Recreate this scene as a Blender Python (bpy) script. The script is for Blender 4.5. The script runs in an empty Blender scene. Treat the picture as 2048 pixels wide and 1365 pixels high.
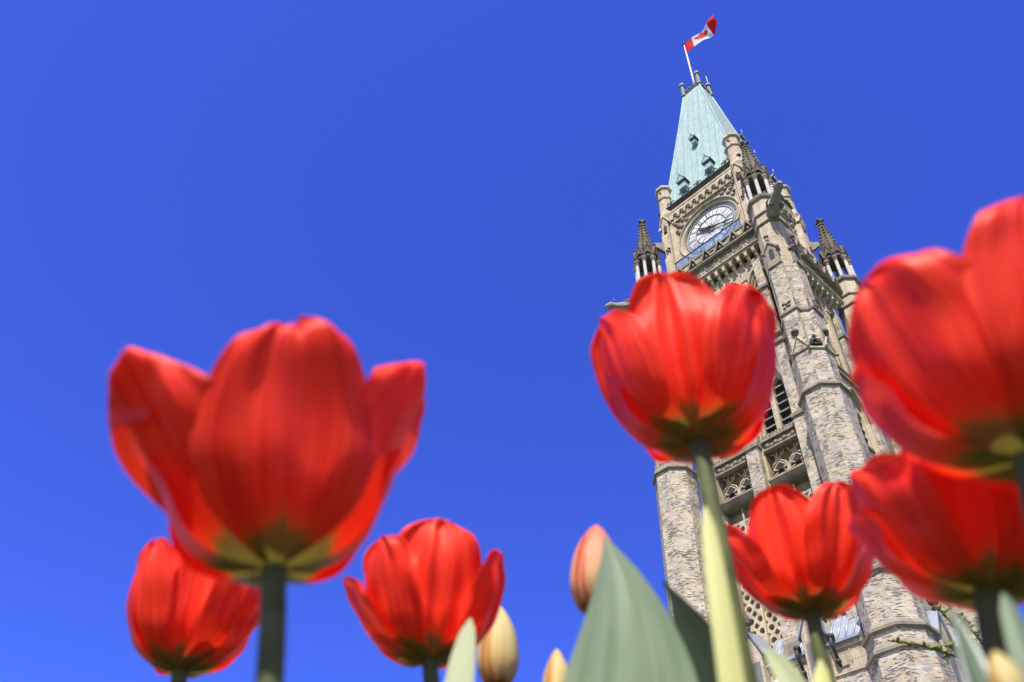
import bpy, math, random
from mathutils import Vector, Matrix, noise
random.seed(7)
R = math.radians
sc = bpy.context.scene
COL = sc.collection

# ------------------------------------------------------------------ camera
CAM = Vector((19.7095, -41.4975, 0.2))
F_PX = 1665.62                       # focal length in pixels of the 2048 wide photo
def _basis(yaw, pitch, roll):
    f = Vector((math.sin(yaw)*math.cos(pitch), math.cos(yaw)*math.cos(pitch), math.sin(pitch)))
    r = Vector((math.cos(yaw), -math.sin(yaw), 0)); u = r.cross(f)
    c, s = math.cos(roll), math.sin(roll)
    return c*r+s*u, -s*r+c*u, f
CR, CU, CF = _basis(-.8561, .8051, .0521)
cam_d = bpy.data.cameras.new('camera'); cam = bpy.data.objects.new('camera', cam_d); COL.objects.link(cam)
cam.matrix_world = Matrix(((CR.x, CU.x, -CF.x, CAM.x), (CR.y, CU.y, -CF.y, CAM.y), (CR.z, CU.z, -CF.z, CAM.z), (0, 0, 0, 1)))
cam_d.sensor_width = 36; cam_d.lens = 36*F_PX/2048
cam_d.clip_start = 0.01; cam_d.clip_end = 3000
cam_d.dof.use_dof = True; cam_d.dof.focus_distance = 75; cam_d.dof.aperture_fstop = 11.5
sc.camera = cam
def ray(px, py): return CF + CR*((px-1024)/F_PX) - CU*((py-682.5)/F_PX)
def at(px, py, w): return CAM + ray(px, py)*w

# ------------------------------------------------------------------ light
SUN_AZ, SUN_EL = R(151), R(56)
wd = bpy.data.worlds.new('World'); sc.world = wd; wd.use_nodes = True
nt = wd.node_tree; nt.nodes.clear()
sky = nt.nodes.new('ShaderNodeTexSky'); sky.sky_type = 'NISHITA'; sky.sun_disc = False
sky.sun_elevation = SUN_EL; sky.sun_rotation = SUN_AZ; sky.altitude = 100; sky.air_density = 1.0; sky.dust_density = 0.3; sky.ozone_density = 2.0
gam = nt.nodes.new('ShaderNodeGamma'); gam.inputs[1].default_value = 1.35
tint = nt.nodes.new('ShaderNodeMixRGB'); tint.blend_type = 'MULTIPLY'; tint.inputs[0].default_value = 1; tint.inputs[2].default_value = (.58, .66, 1.72, 1)
# pale fill light added low down and round the sun, deep blue elsewhere
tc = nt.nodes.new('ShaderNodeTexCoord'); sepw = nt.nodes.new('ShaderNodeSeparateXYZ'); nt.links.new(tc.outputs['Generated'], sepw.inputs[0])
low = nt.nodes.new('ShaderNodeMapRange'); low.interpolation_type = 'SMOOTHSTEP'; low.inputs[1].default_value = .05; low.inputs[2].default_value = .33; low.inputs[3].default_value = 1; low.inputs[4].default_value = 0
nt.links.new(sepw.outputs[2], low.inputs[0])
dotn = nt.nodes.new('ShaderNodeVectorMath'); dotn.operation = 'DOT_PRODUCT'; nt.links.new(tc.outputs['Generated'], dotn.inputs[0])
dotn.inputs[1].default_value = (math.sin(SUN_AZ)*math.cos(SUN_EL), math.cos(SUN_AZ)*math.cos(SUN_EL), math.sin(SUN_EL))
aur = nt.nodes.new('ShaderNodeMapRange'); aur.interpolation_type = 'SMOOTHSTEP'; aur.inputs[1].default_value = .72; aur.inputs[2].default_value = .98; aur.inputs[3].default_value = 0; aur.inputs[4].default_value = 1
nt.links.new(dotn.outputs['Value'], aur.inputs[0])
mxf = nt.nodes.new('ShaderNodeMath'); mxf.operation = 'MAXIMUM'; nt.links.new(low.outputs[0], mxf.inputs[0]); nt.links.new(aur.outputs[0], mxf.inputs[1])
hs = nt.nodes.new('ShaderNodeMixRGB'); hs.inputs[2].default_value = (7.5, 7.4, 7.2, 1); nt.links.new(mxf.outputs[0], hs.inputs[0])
bg = nt.nodes.new('ShaderNodeBackground'); bg.inputs[1].default_value = 0.07
wo = nt.nodes.new('ShaderNodeOutputWorld')
nt.links.new(sky.outputs[0], gam.inputs[0]); nt.links.new(gam.outputs[0], tint.inputs[1]); 
flat = nt.nodes.new('ShaderNodeMixRGB'); flat.inputs[0].default_value = .42; flat.inputs[2].default_value = (.38, .90, 5.5, 1)
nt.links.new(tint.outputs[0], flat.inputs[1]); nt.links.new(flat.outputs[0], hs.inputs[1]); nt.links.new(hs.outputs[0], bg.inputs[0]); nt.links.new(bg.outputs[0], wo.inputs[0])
sd = bpy.data.lights.new('sun', 'SUN'); sd.energy = 4.6; sd.angle = R(0.53); sd.color = (1.0, 0.94, 0.84)
sun = bpy.data.objects.new('sun', sd); COL.objects.link(sun)
sdir = Vector((math.sin(SUN_AZ)*math.cos(SUN_EL), math.cos(SUN_AZ)*math.cos(SUN_EL), math.sin(SUN_EL)))
sun.rotation_euler = sdir.to_track_quat('Z', 'Y').to_euler()
sun.location = (40, -80, 120)
sc.view_settings.view_transform = 'Standard'; sc.view_settings.look = 'None'
sc.view_settings.exposure = 0.75; sc.view_settings.gamma = 1.0
sc.render.engine = 'CYCLES'
sc.cycles.max_bounces = 8

# ------------------------------------------------------------------ materials
class NT:
    def __init__(s, name):
        s.m = bpy.data.materials.new(name); s.m.use_nodes = True
        s.t = s.m.node_tree; s.t.nodes.clear()
        s.out = s.n('ShaderNodeOutputMaterial')
    def n(s, ty, **kw):
        o = s.t.nodes.new(ty)
        for k, v in kw.items(): setattr(o, k, v)
        return o
    def l(s, a, b): s.t.links.new(a, b)
    def val(s, node, **kw):
        for k, v in kw.items(): node.inputs[k].default_value = v
        return node
    def math(s, op, a, b=None, clamp=False):
        o = s.n('ShaderNodeMath', operation=op, use_clamp=clamp)
        for i, x in enumerate((a, b)):
            if x is None: continue
            if isinstance(x, (int, float)): o.inputs[i].default_value = x
            else: s.l(x, o.inputs[i])
        return o.outputs[0]
    def mix(s, f, a, b, blend='MIX'):
        o = s.n('ShaderNodeMix', data_type='RGBA', blend_type=blend)
        for i, x in ((0, f), (6, a), (7, b)):
            if isinstance(x, (int, float)): o.inputs[i].default_value = x
            elif isinstance(x, tuple): o.inputs[i].default_value = (*x, 1) if len(x) == 3 else x
            else: s.l(x, o.inputs[i])
        return o.outputs[2]
    def ramp(s, fac, stops, interp='LINEAR'):
        o = s.n('ShaderNodeValToRGB'); cr = o.color_ramp; cr.interpolation = interp
        while len(cr.elements) < len(stops): cr.elements.new(0.5)
        for e, (p, c) in zip(cr.elements, stops):
            e.position = p; e.color = (*c, 1) if len(c) == 3 else c
        s.l(fac, o.inputs[0]); return o.outputs[0]
    def noise(s, vec, scale, detail=4, rough=.55):
        o = s.n('ShaderNodeTexNoise'); o.inputs['Scale'].default_value = scale; o.inputs['Detail'].default_value = detail; o.inputs['Roughness'].default_value = rough
        if vec is not None: s.l(vec, o.inputs['Vector'])
        return o.outputs['Fac']
    def scale(s, vec, x, y, z=1):
        o = s.n('ShaderNodeMapping'); o.inputs['Scale'].default_value = (x, y, z); s.l(vec, o.inputs['Vector']); return o.outputs[0]
    def bump(s, h, strength, dist):
        o = s.n('ShaderNodeBump'); o.inputs['Strength'].default_value = strength; o.inputs['Distance'].default_value = dist
        s.l(h, o.inputs['Height']); return o.outputs[0]
    def principled(s, col, rough=.8, normal=None, spec=.3, metal=0, **kw):
        p = s.n('ShaderNodeBsdfPrincipled')
        if isinstance(col, tuple): p.inputs['Base Color'].default_value = (*col, 1)
        else: s.l(col, p.inputs['Base Color'])
        if isinstance(rough, (int, float)): p.inputs['Roughness'].default_value = rough
        else: s.l(rough, p.inputs['Roughness'])
        p.inputs['Specular IOR Level'].default_value = spec; p.inputs['Metallic'].default_value = metal
        if normal is not None: s.l(normal, p.inputs['Normal'])
        for k, v in kw.items(): p.inputs[k.replace('_', ' ')].default_value = v
        return p
    def done(s, shader): s.l(shader.outputs[0], s.out.inputs[0]); return s.m

def uvgeo(t):
    return t.n('ShaderNodeUVMap').outputs[0], t.n('ShaderNodeNewGeometry').outputs['Position']

def mat_rubble(name='rubble_sandstone'):
    t = NT(name); uv, pos = uvgeo(t)
    wob = t.n('ShaderNodeTexNoise'); wob.inputs['Scale'].default_value = .9; t.l(uv, wob.inputs['Vector'])
    add = t.n('ShaderNodeMixRGB', blend_type='LINEAR_LIGHT'); add.inputs[0].default_value = .025; t.l(uv, add.inputs[1]); t.l(wob.outputs['Color'], add.inputs[2])
    v = t.scale(add.outputs[0], 2.1, 5.0)
    a = t.n('ShaderNodeTexVoronoi', voronoi_dimensions='2D', feature='F1'); a.inputs['Scale'].default_value = 1; a.inputs['Randomness'].default_value = .75; t.l(v, a.inputs['Vector'])
    sep = t.n('ShaderNodeSeparateColor'); t.l(a.outputs['Color'], sep.inputs[0])
    col = t.ramp(sep.outputs[0], [(0, (.33, .305, .285)), (.2, (.42, .395, .37)), (.34, (.48, .42, .335)), (.55, (.55, .49, .40)), (.7, (.47, .385, .27)), (.76, (.52, .42, .28)), (.86, (.43, .405, .385)), (1, (.58, .545, .485))], 'LINEAR')
    col = t.mix(.2, col, (.48, .415, .33))
    n1 = t.noise(pos, 3.0, 6, .65)
    col = t.mix(.5, col, t.ramp(n1, [(.3, (.6, .6, .6)), (.7, (1.25, 1.24, 1.22))]), 'MULTIPLY')
    big = t.noise(pos, .35, 3)
    col = t.mix(.5, col, t.ramp(big, [(.35, (.80, .785, .80)), (.65, (1.10, 1.06, .97))]), 'MULTIPLY')
    dash = t.noise(t.scale(add.outputs[0], 3.0, 12.5), 1.0, 2, .5)
    where = t.noise(t.scale(uv, .9, .9), 1.2, 2)
    mk = t.ramp(t.math('ADD', dash, t.math('MULTIPLY', t.math('SUBTRACT', where, .5), .62)), [(.56, (0, 0, 0)), (.62, (1, 1, 1))])
    col = t.mix(t.math('MULTIPLY', mk, .68), col, (.06, .052, .046))  # dark dashes paint joint shadows into the stone colour
    h = t.math('SUBTRACT', n1, t.math('MULTIPLY', mk, .9))
    nb = t.bump(h, .9, .06)
    return t.done(t.principled(col, .9, nb, .2))

def mat_ashlar(name, c1, c2, joint=.55, row=.42, wid=1.1, dirt=1.0):
    t = NT(name); uv, pos = uvgeo(t)
    b = t.n('ShaderNodeTexBrick'); b.inputs['Scale'].default_value = 1; b.inputs['Brick Width'].default_value = wid; b.inputs['Row Height'].default_value = row
    b.inputs['Mortar Size'].default_value = .012; b.inputs['Color1'].default_value = (*c1, 1); b.inputs['Color2'].default_value = (*c2, 1)
    b.inputs['Mortar'].default_value = (c1[0]*joint, c1[1]*joint, c1[2]*joint, 1); b.inputs['Bias'].default_value = 0.0
    t.l(uv, b.inputs['Vector'])
    n1 = t.noise(pos, 1.3, 6, .65)
    col = t.mix(.6, b.outputs['Color'], t.ramp(n1, [(.3, (.66, .64, .62)), (.68, (1.18, 1.16, 1.1))]), 'MULTIPLY')
    st = t.noise(t.scale(pos, 2.2, 2.2, .25), 1.0, 5, .6)
    col = t.mix(.55*dirt, col, t.ramp(st, [(.36, (.52, .50, .49)), (.56, (1, 1, 1))]), 'MULTIPLY')
    fine = t.noise(pos, 14, 4)
    nb = t.bump(t.math('ADD', t.math('MULTIPLY', fine, .4), t.math('MULTIPLY', b.outputs['Fac'], -.6)), .6, .03)
    return t.done(t.principled(col, .85, nb, .2))

def mat_plain(name, col, rough=.7, var=.25, scale=4, metal=0, spec=.3, bump=.0, **kw):
    t = NT(name); _, pos = uvgeo(t)
    n1 = t.noise(pos, scale, 5)
    c = t.mix(1.0, col, t.ramp(n1, [(.3, (1-var,)*3), (.7, (1+var,)*3)]), 'MULTIPLY')
    return t.done(t.principled(c, rough, t.bump(n1, bump, .05) if bump else None, spec, metal, **kw))

def mat_copper():
    t = NT('verdigris_copper'); uv, pos = uvgeo(t)
    st = t.noise(t.scale(uv, 2.4, .09), 1.6, 7, .7)
    c = t.ramp(st, [(.28, (.14, .22, .21)), (.42, (.255, .375, .375)), (.58, (.32, .435, .45)), (.8, (.43, .52, .55))])
    fn = t.noise(pos, 2.2, 5, .6)
    c = t.mix(.6, c, t.ramp(fn, [(.32, (.62, .70, .68)), (.62, (1.10, 1.08, 1.08))]), 'MULTIPLY')
    return t.done(t.principled(c, .62, t.bump(fn, .3, .03), .35))

def mat_petal(name, red, bright, base, tip=None, trans=.42, baselen=.15, seam=None):
    t = NT(name); uv = t.n('ShaderNodeUVMap').outputs[0]
    sp = t.n('ShaderNodeSeparateXYZ'); t.l(uv, sp.inputs[0]); s, v = sp.outputs[0], sp.outputs[1]
    oi = t.n('ShaderNodeObjectInfo').outputs['Random']
    cmb = t.n('ShaderNodeCombineXYZ'); t.l(t.math('MULTIPLY', s, 11.0), cmb.inputs[0]); t.l(t.math('MULTIPLY', v, 1.1), cmb.inputs[1]); t.l(t.math('MULTIPLY', oi, 37.0), cmb.inputs[2])
    st = t.noise(cmb.outputs[0], 1.3, 5, .6)
    col = t.mix(t.ramp(st, [(.34, (0, 0, 0)), (.58, (1, 1, 1))]), red, bright)
    if tip is not None:
        f = t.ramp(t.math('ADD', v, t.math('MULTIPLY', t.math('SUBTRACT', st, .5), .35)), [(.35, (0, 0, 0)), (.95, (1, 1, 1))])
        col = t.mix(f, col, tip)
    as_ = t.math('ABSOLUTE', s)
    if seam is not None:
        col = t.mix(t.ramp(t.math('ADD', as_, t.math('MULTIPLY', t.math('SUBTRACT', st, .5), .3)), [(.70, (0, 0, 0)), (.92, (1, 1, 1))]), col, seam)
    k = t.math('SUBTRACT', v, t.math('MULTIPLY', t.math('SUBTRACT', .55, as_), .10))
    k = t.math('ADD', k, t.math('MULTIPLY', t.math('SUBTRACT', st, .5), .17))
    bl = t.ramp(k, [(baselen-.025, (1, 1, 1)), (baselen+.015, (0, 0, 0))])
    yel = t.ramp(k, [(baselen-.03, (0, 0, 0)), (baselen+.0, (1, 1, 1)), (baselen+.06, (0, 0, 0))])
    col = t.mix(bl, col, base)
    col = t.mix(t.math('MULTIPLY', yel, .3), col, (.70, .22, .02))
    fine = t.noise(t.scale(uv, 40, 1.2), 1.0, 3)
    nb = t.bump(t.math('ADD', t.math('MULTIPLY', fine, .35), st), .35, .0022)
    p = t.principled(col, .40, nb, .20)
    tr = t.n('ShaderNodeBsdfTranslucent'); t.l(t.mix(t.math('MULTIPLY', t.math('SUBTRACT', 1.0, bl), .4), col, bright if tip is None else col), tr.inputs[0])
    mx = t.n('ShaderNodeMixShader'); mx.inputs[0].default_value = trans; t.l(p.outputs[0], mx.inputs[1]); t.l(tr.outputs[0], mx.inputs[2])
    return t.done(mx)

def mat_leaf(name, c1, c2, trans=.3, edge=None):
    t = NT(name); uv = t.n('ShaderNodeUVMap').outputs[0]
    sp = t.n('ShaderNodeSeparateXYZ'); t.l(uv, sp.inputs[0]); s, v = sp.outputs[0], sp.outputs[1]
    ve = t.noise(t.scale(uv, 26, .35), 1.6, 5, .65)
    bl = t.noise(t.scale(uv, 2, 2.5), 1.3, 4)
    col = t.mix(t.ramp(t.math('ADD', t.math('MULTIPLY', ve, .6), t.math('MULTIPLY', bl, .5)), [(.40, (0, 0, 0)), (.68, (1, 1, 1))]), c1, c2)
    if edge is not None:
        col = t.mix(t.ramp(t.math('ABSOLUTE', s), [(.55, (0, 0, 0)), (.75, (1, 1, 1))]), col, edge)
    nb = t.bump(ve, .25, .002)
    p = t.principled(col, .5, nb, .4)
    tr = t.n('ShaderNodeBsdfTranslucent'); t.l(t.mix(.6, col, (.45, .55, .08)), tr.inputs[0])
    mx = t.n('ShaderNodeMixShader'); mx.inputs[0].default_value = trans; t.l(p.outputs[0], mx.inputs[1]); t.l(tr.outputs[0], mx.inputs[2])
    return t.done(mx)

M = {}
M['rubble'] = mat_rubble()
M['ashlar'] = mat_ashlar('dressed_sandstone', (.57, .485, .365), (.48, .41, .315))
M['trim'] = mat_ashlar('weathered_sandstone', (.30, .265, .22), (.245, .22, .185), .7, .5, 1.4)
M['dark_trim'] = mat_ashlar('dark_sandstone', (.145, .125, .105), (.11, .095, .08), .7, .5, 1.4)
M['marble'] = mat_plain('pale_shaft_stone', (.30, .285, .29), .65, .18)
M['grey_stone'] = mat_plain('grey_carved_stone', (.23, .205, .21), .75, .3, 2)
M['copper'] = mat_copper()
M['copper_seam'] = mat_plain('tarnished_seam', (.20, .27, .24), .6, .3, 3)
M['copper_dark'] = mat_plain('dark_bronze', (.045, .06, .055), .55, .4, 3)
M['bronze'] = mat_plain('patinated_bronze', (.16, .20, .19), .5, .3, 3)
M['lead'] = mat_plain('lead_sheet', (.33, .37, .44), .38, .2, 1.5, .25, .5)
M['dial'] = mat_plain('opal_dial_glass', (.74, .77, .82), .18, .04, 1.5, 0, .6)
M['iron'] = mat_plain('black_iron', (.028, .026, .026), .5, .3, 5)
M['tracery'] = mat_plain('grey_dial_iron', (.13, .12, .13), .5, .2, 5)
M['pole'] = mat_plain('pale_mast_paint', (.56, .52, .56), .4, .1, 2)
M['glass'] = mat_plain('window_glass', (.35, .34, .42), .12, .15, 2, 0, .8)
M['slat'] = mat_plain('louvre_slate', (.17, .165, .17), .7, .25, 2)
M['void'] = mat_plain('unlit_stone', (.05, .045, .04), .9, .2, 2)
def mat_cloth(name, col):
    t = NT(name); d = t.principled(col, .7, None, .2); tr = t.n('ShaderNodeBsdfTranslucent'); tr.inputs[0].default_value = (*col, 1)
    mx = t.n('ShaderNodeMixShader'); mx.inputs[0].default_value = .5; t.l(d.outputs[0], mx.inputs[1]); t.l(tr.outputs[0], mx.inputs[2]); return t.done(mx)
M['flag_red'] = mat_cloth('red_bunting', (.80, .02, .018)); M['flag_white'] = mat_cloth('white_bunting', (.85, .85, .87))
def mat_guard():
    t = NT('guard_glass'); _, pos = uvgeo(t)
    p = t.principled((.22, .32, .5), .06, None, .9)
    tr = t.n('ShaderNodeBsdfTransparent'); tr.inputs[0].default_value = (.75, .83, .95, 1)
    mx = t.n('ShaderNodeMixShader'); t.l(t.ramp(t.noise(pos, 1.1, 4), [(.35, (.12,)*3), (.65, (.5,)*3)]), mx.inputs[0]); t.l(tr.outputs[0], mx.inputs[1]); t.l(p.outputs[0], mx.inputs[2])
    return t.done(mx)
M['guard'] = mat_guard()
OLIVE = (.22, .20, .04)
M['petal'] = mat_petal('red_petal', (.80, .020, .008), (1.0, .060, .020), OLIVE, None, .27, .14)
M['bud_pink'] = mat_petal('peach_bud', (.72, .52, .25), (.80, .50, .28), (.30, .22, .05), (.80, .26, .19), .35, .12, (.75, .16, .08))
M['bud_yellow'] = mat_petal('yellow_bud', (.66, .52, .15), (.76, .68, .34), (.34, .22, .05), None, .35, .12, (.62, .24, .05))
M['stem'] = mat_plain('tulip_stem', (.092, .108, .036), .6, .35, 60, 0, .2)
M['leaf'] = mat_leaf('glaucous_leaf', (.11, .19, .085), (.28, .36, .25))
M['leaf_dark'] = mat_leaf('shaded_leaf', (.030, .050, .028), (.045, .07, .04), .08)  # shade is put into this leaf's colour
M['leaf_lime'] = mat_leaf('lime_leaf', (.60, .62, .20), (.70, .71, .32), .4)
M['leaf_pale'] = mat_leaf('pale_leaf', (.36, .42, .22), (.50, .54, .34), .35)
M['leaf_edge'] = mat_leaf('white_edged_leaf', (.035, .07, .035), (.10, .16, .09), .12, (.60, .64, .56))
M['bark'] = mat_plain('mossy_twig', (.11, .115, .035), .8, .4, 90)
M['budscale'] = mat_plain('twig_bud', (.20, .22, .05), .7, .4, 120)
M['soil'] = mat_plain('dark_soil', (.05, .035, .022), .95, .5, 12, 0, .1, .6)
M['lawn'] = mat_plain('mown_lawn', (.06, .10, .025), .9, .45, 6, 0, .1, .5)
M['paving'] = mat_ashlar('plaza_paving', (.40, .38, .34), (.35, .33, .30), .6, .6, .9)
M['globe'] = mat_plain('white_globe', (.82, .82, .82), .25, .02, 2, 0, .5)

# ------------------------------------------------------------------ mesh building
class MB:
    def __init__(s): s.v = []; s.f = []; s.mi = []; s.uv = {}; s.cur = 0; s.smooth = set()
    def vert(s, p): s.v.append(tuple(p)); return len(s.v)-1
    def face(s, idx, uv=None, smooth=False):
        s.f.append(tuple(idx)); s.mi.append(s.cur)
        if uv is not None: s.uv[len(s.f)-1] = uv
        if smooth: s.smooth.add(len(s.f)-1)
    def quad(s, a, b, c, d): s.face([s.vert(a), s.vert(b), s.vert(c), s.vert(d)])
    def poly(s, pts): s.face([s.vert(p) for p in pts])
    def hexa(s, p):               # 8 corners: bottom ring 0-3 ccw, top ring 4-7
        i = [s.vert(q) for q in p]
        for q in ((3, 2, 1, 0), (4, 5, 6, 7), (0, 1, 5, 4), (1, 2, 6, 5), (2, 3, 7, 6), (3, 0, 4, 7)): s.face([i[k] for k in q])
    def box(s, x0, x1, y0, y1, z0, z1):
        s.hexa([(x0, y0, z0), (x1, y0, z0), (x1, y1, z0), (x0, y1, z0), (x0, y0, z1), (x1, y0, z1), (x1, y1, z1), (x0, y1, z1)])
    def fbox(s, u0, u1, d0, d1, z0, z1): s.box(u0, u1, -d1, -d0, z0, z1)      # front-face frame: u right, d outward
    def loft(s, rings, cap=(True, True), smooth=False):
        ids = [[s.vert(p) for p in r] for r in rings]; n = len(ids[0])
        for a, b in zip(ids, ids[1:]):
            for k in range(n): s.face([a[k], a[(k+1) % n], b[(k+1) % n], b[k]], smooth=smooth)
        if cap[0]: s.face(ids[0][::-1])
        if cap[1]: s.face(ids[-1])
    def octo(s, cx, cy, prof, n=8, rot=None, cap=(True, True), smooth=False):     # prof: (z, apothem)
        rot = math.pi/n if rot is None else rot
        k = 1/math.cos(math.pi/n)
        s.loft([[(cx+a*k*math.cos(rot+2*math.pi*i/n), cy+a*k*math.sin(rot+2*math.pi*i/n), z) for i in range(n)] for z, a in prof], cap, smooth)
    def tube(s, pts, rad, n=8, smooth=True, cap=(True, True)):
        pts = [Vector(p) for p in pts]; rings = []
        prev = None
        for i, p in enumerate(pts):
            t = (pts[min(i+1, len(pts)-1)]-pts[max(i-1, 0)]).normalized()
            if prev is None:
                a = Vector((0, 0, 1)) if abs(t.z) < .9 else Vector((1, 0, 0)); e = t.cross(a).normalized()
            else: e = (prev - t*prev.dot(t)).normalized()
            prev = e; b = t.cross(e); r = rad[i] if isinstance(rad, (list, tuple)) else rad
            rings.append([p+(e*math.cos(2*math.pi*k/n)+b*math.sin(2*math.pi*k/n))*r for k in range(n)])
        s.loft(rings, cap, smooth)
    def blob(s, c, r, nu=8, nv=5, smooth=True):
        rx, ry, rz = r if isinstance(r, (tuple, list)) else (r, r, r); rings = []
        for j in range(nv+1):
            th = math.pi*(.04+.92*j/nv)
            rings.append([(c[0]+rx*math.sin(th)*math.cos(2*math.pi*k/nu), c[1]+ry*math.sin(th)*math.sin(2*math.pi*k/nu), c[2]-rz*math.cos(th)) for k in range(nu)])
        s.loft(rings, (True, True), smooth)
    def grid(s, fn, nu, nv, smooth=True):          # fn(a, b) -> (point, uv)
        ids = []; uvs = []
        for j in range(nv+1):
            for i in range(nu+1):
                p, q = fn(i/nu, j/nv); ids.append(s.vert(p)); uvs.append(q)
        for j in range(nv):
            for i in range(nu):
                k = [j*(nu+1)+i, j*(nu+1)+i+1, (j+1)*(nu+1)+i+1, (j+1)*(nu+1)+i]
                s.face([ids[a] for a in k], [uvs[a] for a in k], smooth)
    def build(s, name, mats, parent=None):
        me = bpy.data.meshes.new(name); me.from_pydata(s.v, [], s.f)
        mats = mats if isinstance(mats, (list, tuple)) else [mats]
        for m in mats: me.materials.append(M[m])
        lay = me.uv_layers.new(name='UVMap'); V = me.vertices
        for p in me.polygons:
            p.material_index = min(s.mi[p.index], len(mats)-1)
            p.use_smooth = p.index in s.smooth
            q = s.uv.get(p.index)
            if q is not None:
                for li, c in zip(p.loop_indices, q): lay.data[li].uv = c
                continue
            n = p.normal
            if abs(n.z) > .85: T, B = Vector((1, 0, 0)), Vector((0, 1, 0))
            else:
                T = Vector((-n.y, n.x, 0)); T.normalize(); B = Vector((0, 0, 1))
            for li in p.loop_indices:
                c = V[me.loops[li].vertex_index].co; lay.data[li].uv = (T.dot(c)+n.x*3.1+n.y*1.7, B.dot(c))
        o = bpy.data.objects.new(name, me); COL.objects.link(o)
        if parent is not None: o.parent = parent
        return o

def empty(name, loc=(0, 0, 0)):
    o = bpy.data.objects.new(name, None); COL.objects.link(o); o.location = loc; o.empty_display_size = .2; return o
def tag(o, label, cat, group=None):
    o['label'] = label; o['category'] = cat
    if group: o['group'] = group
    return o
def structure(o): o['kind'] = 'structure'; return o
def copy_part(o, angle, parent):
    c = o.copy(); COL.objects.link(c); c.parent = parent
    c.matrix_local = Matrix.Rotation(angle, 4, 'Z') @ o.matrix_local if parent is o.parent else o.matrix_local
    for ch in [k for k in bpy.data.objects if k.parent is o]:
        d = ch.copy(); COL.objects.link(d); d.parent = c
        d.matrix_local = ch.matrix_local
    return c

# ------------------------------------------------------------------ ground
mb = MB(); mb.box(-600, 600, -600, 600, -1.0, 0.0); structure(mb.build('lawn', 'lawn'))
mb = MB(); mb.box(-14, 14, -34, 12, -.5, .02); structure(mb.build('pavement', 'paving'))
mb = MB()
def soilf(a, b):
    x, y = (a-.5)*3.2, (b-.5)*3.2; d = math.hypot(x, y)
    h = .05*max(0, 1-(d/1.5)**4) + .012*noise.noise(Vector((x*9, y*9, 0))) - .01
    if d > 1.55: h = -.03
    return (CAM.x-.25+x, CAM.y+.2+y, h), (x, y)
mb.grid(soilf, 60, 60); structure(mb.build('flower_bed_soil', 'soil'))

# ------------------------------------------------------------------ clock tower
T = tag(empty('clock_tower'), 'tall gothic sandstone clock tower with green copper roof rising behind the tulips', 'tower')
front = []      # parts built on the front and turned to the right side
def fp(mb, name, mats, parent=T):
    o = mb.build(name, mats, parent)
    if parent is T: front.append(o)
    return o
def arch_h(t, zs, za, m=.45):
    t = min(1, abs(t)); g = lambda x: math.sqrt(max(0, 1-((x+m)/(1+m))**2))
    return zs+(za-zs)*g(t)/g(0)
def arch_panel(mb, u0, u1, z0, z1, arches, dF, dB, N=14):
    us = {u0, u1}
    for c, a, zs, za in arches:
        for i in range(N+1): us.add(round(c-a+2*a*i/N, 5))
    us = sorted(x for x in us if u0-1e-6 <= x <= u1+1e-6)
    for x0, x1 in zip(us, us[1:]):
        if x1-x0 < 1e-5: continue
        ar = next((q for q in arches if q[0]-q[1]-1e-4 <= x0 and x1 <= q[0]+q[1]+1e-4), None)
        if ar is None:
            mb.quad((x0, -dF, z0), (x1, -dF, z0), (x1, -dF, z1), (x0, -dF, z1))
        else:
            c, a, zs, za = ar; h0, h1 = arch_h((x0-c)/a, zs, za), arch_h((x1-c)/a, zs, za)
            mb.quad((x0, -dF, h0), (x1, -dF, h1), (x1, -dF, z1), (x0, -dF, z1))
            mb.quad((x0, -dB, h0), (x1, -dB, h1), (x1, -dF, h1), (x0, -dF, h0))
    for c, a, zs, za in arches:
        for sgn in (-1, 1):
            u = c+sgn*a
            if u0-1e-6 <= u <= u1+1e-6:
                q = [(u, -dF, z0), (u, -dB, z0), (u, -dB, zs), (u, -dF, zs)]
                mb.quad(*(q if sgn > 0 else q[::-1]))
def arch_mould(mb, c, a, zs, za, d, r=.06, drop=.0):
    pts = [(c+a*t, -d, arch_h(t, zs, za)) for t in [-1+2*i/16 for i in range(17)]]
    if drop: pts = [(c-a, -d, zs-drop)]+pts+[(c+a, -d, zs-drop)]
    mb.tube(pts, r, 5)

# --- closed shell behind (left and back sides plain, top slab)
mb = MB()
mb.box(-4.5, -4.1, -3.2, 4.5, 0, 49.2); mb.box(-4.097, 3.2, 4.1, 4.5, 0, 49.2)
mb.box(-4.9, 4.9, -4.9, 4.9, 49.25, 50.1)
mb.build('shell_wall', 'ashlar', T)

# --- stage walls on the front
mb = MB()
mb.fbox(-4.3, 4.3, 3.7, 4.5, 0, 19.7)
for s in (-1, 1):
    a, b = sorted((s*2.95, s*4.3)); mb.fbox(a, b, 3.7, 4.5, 19.7, 39.3)
mb.fbox(-.55, .55, 3.7, 4.5, 19.7, 39.3)
mb.fbox(-4.3, 4.3, 3.7, 4.5, 39.3, 40.2)
fp(mb, 'wall', 'ashlar')
mb = MB()
for s in (-1, 1):
    a, b = sorted((s*.55, s*2.95))
    mb.fbox(a, b, 3.2, 3.68, 19.7, 33.0)
fp(mb, 'recess_wall', 'ashlar')

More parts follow.
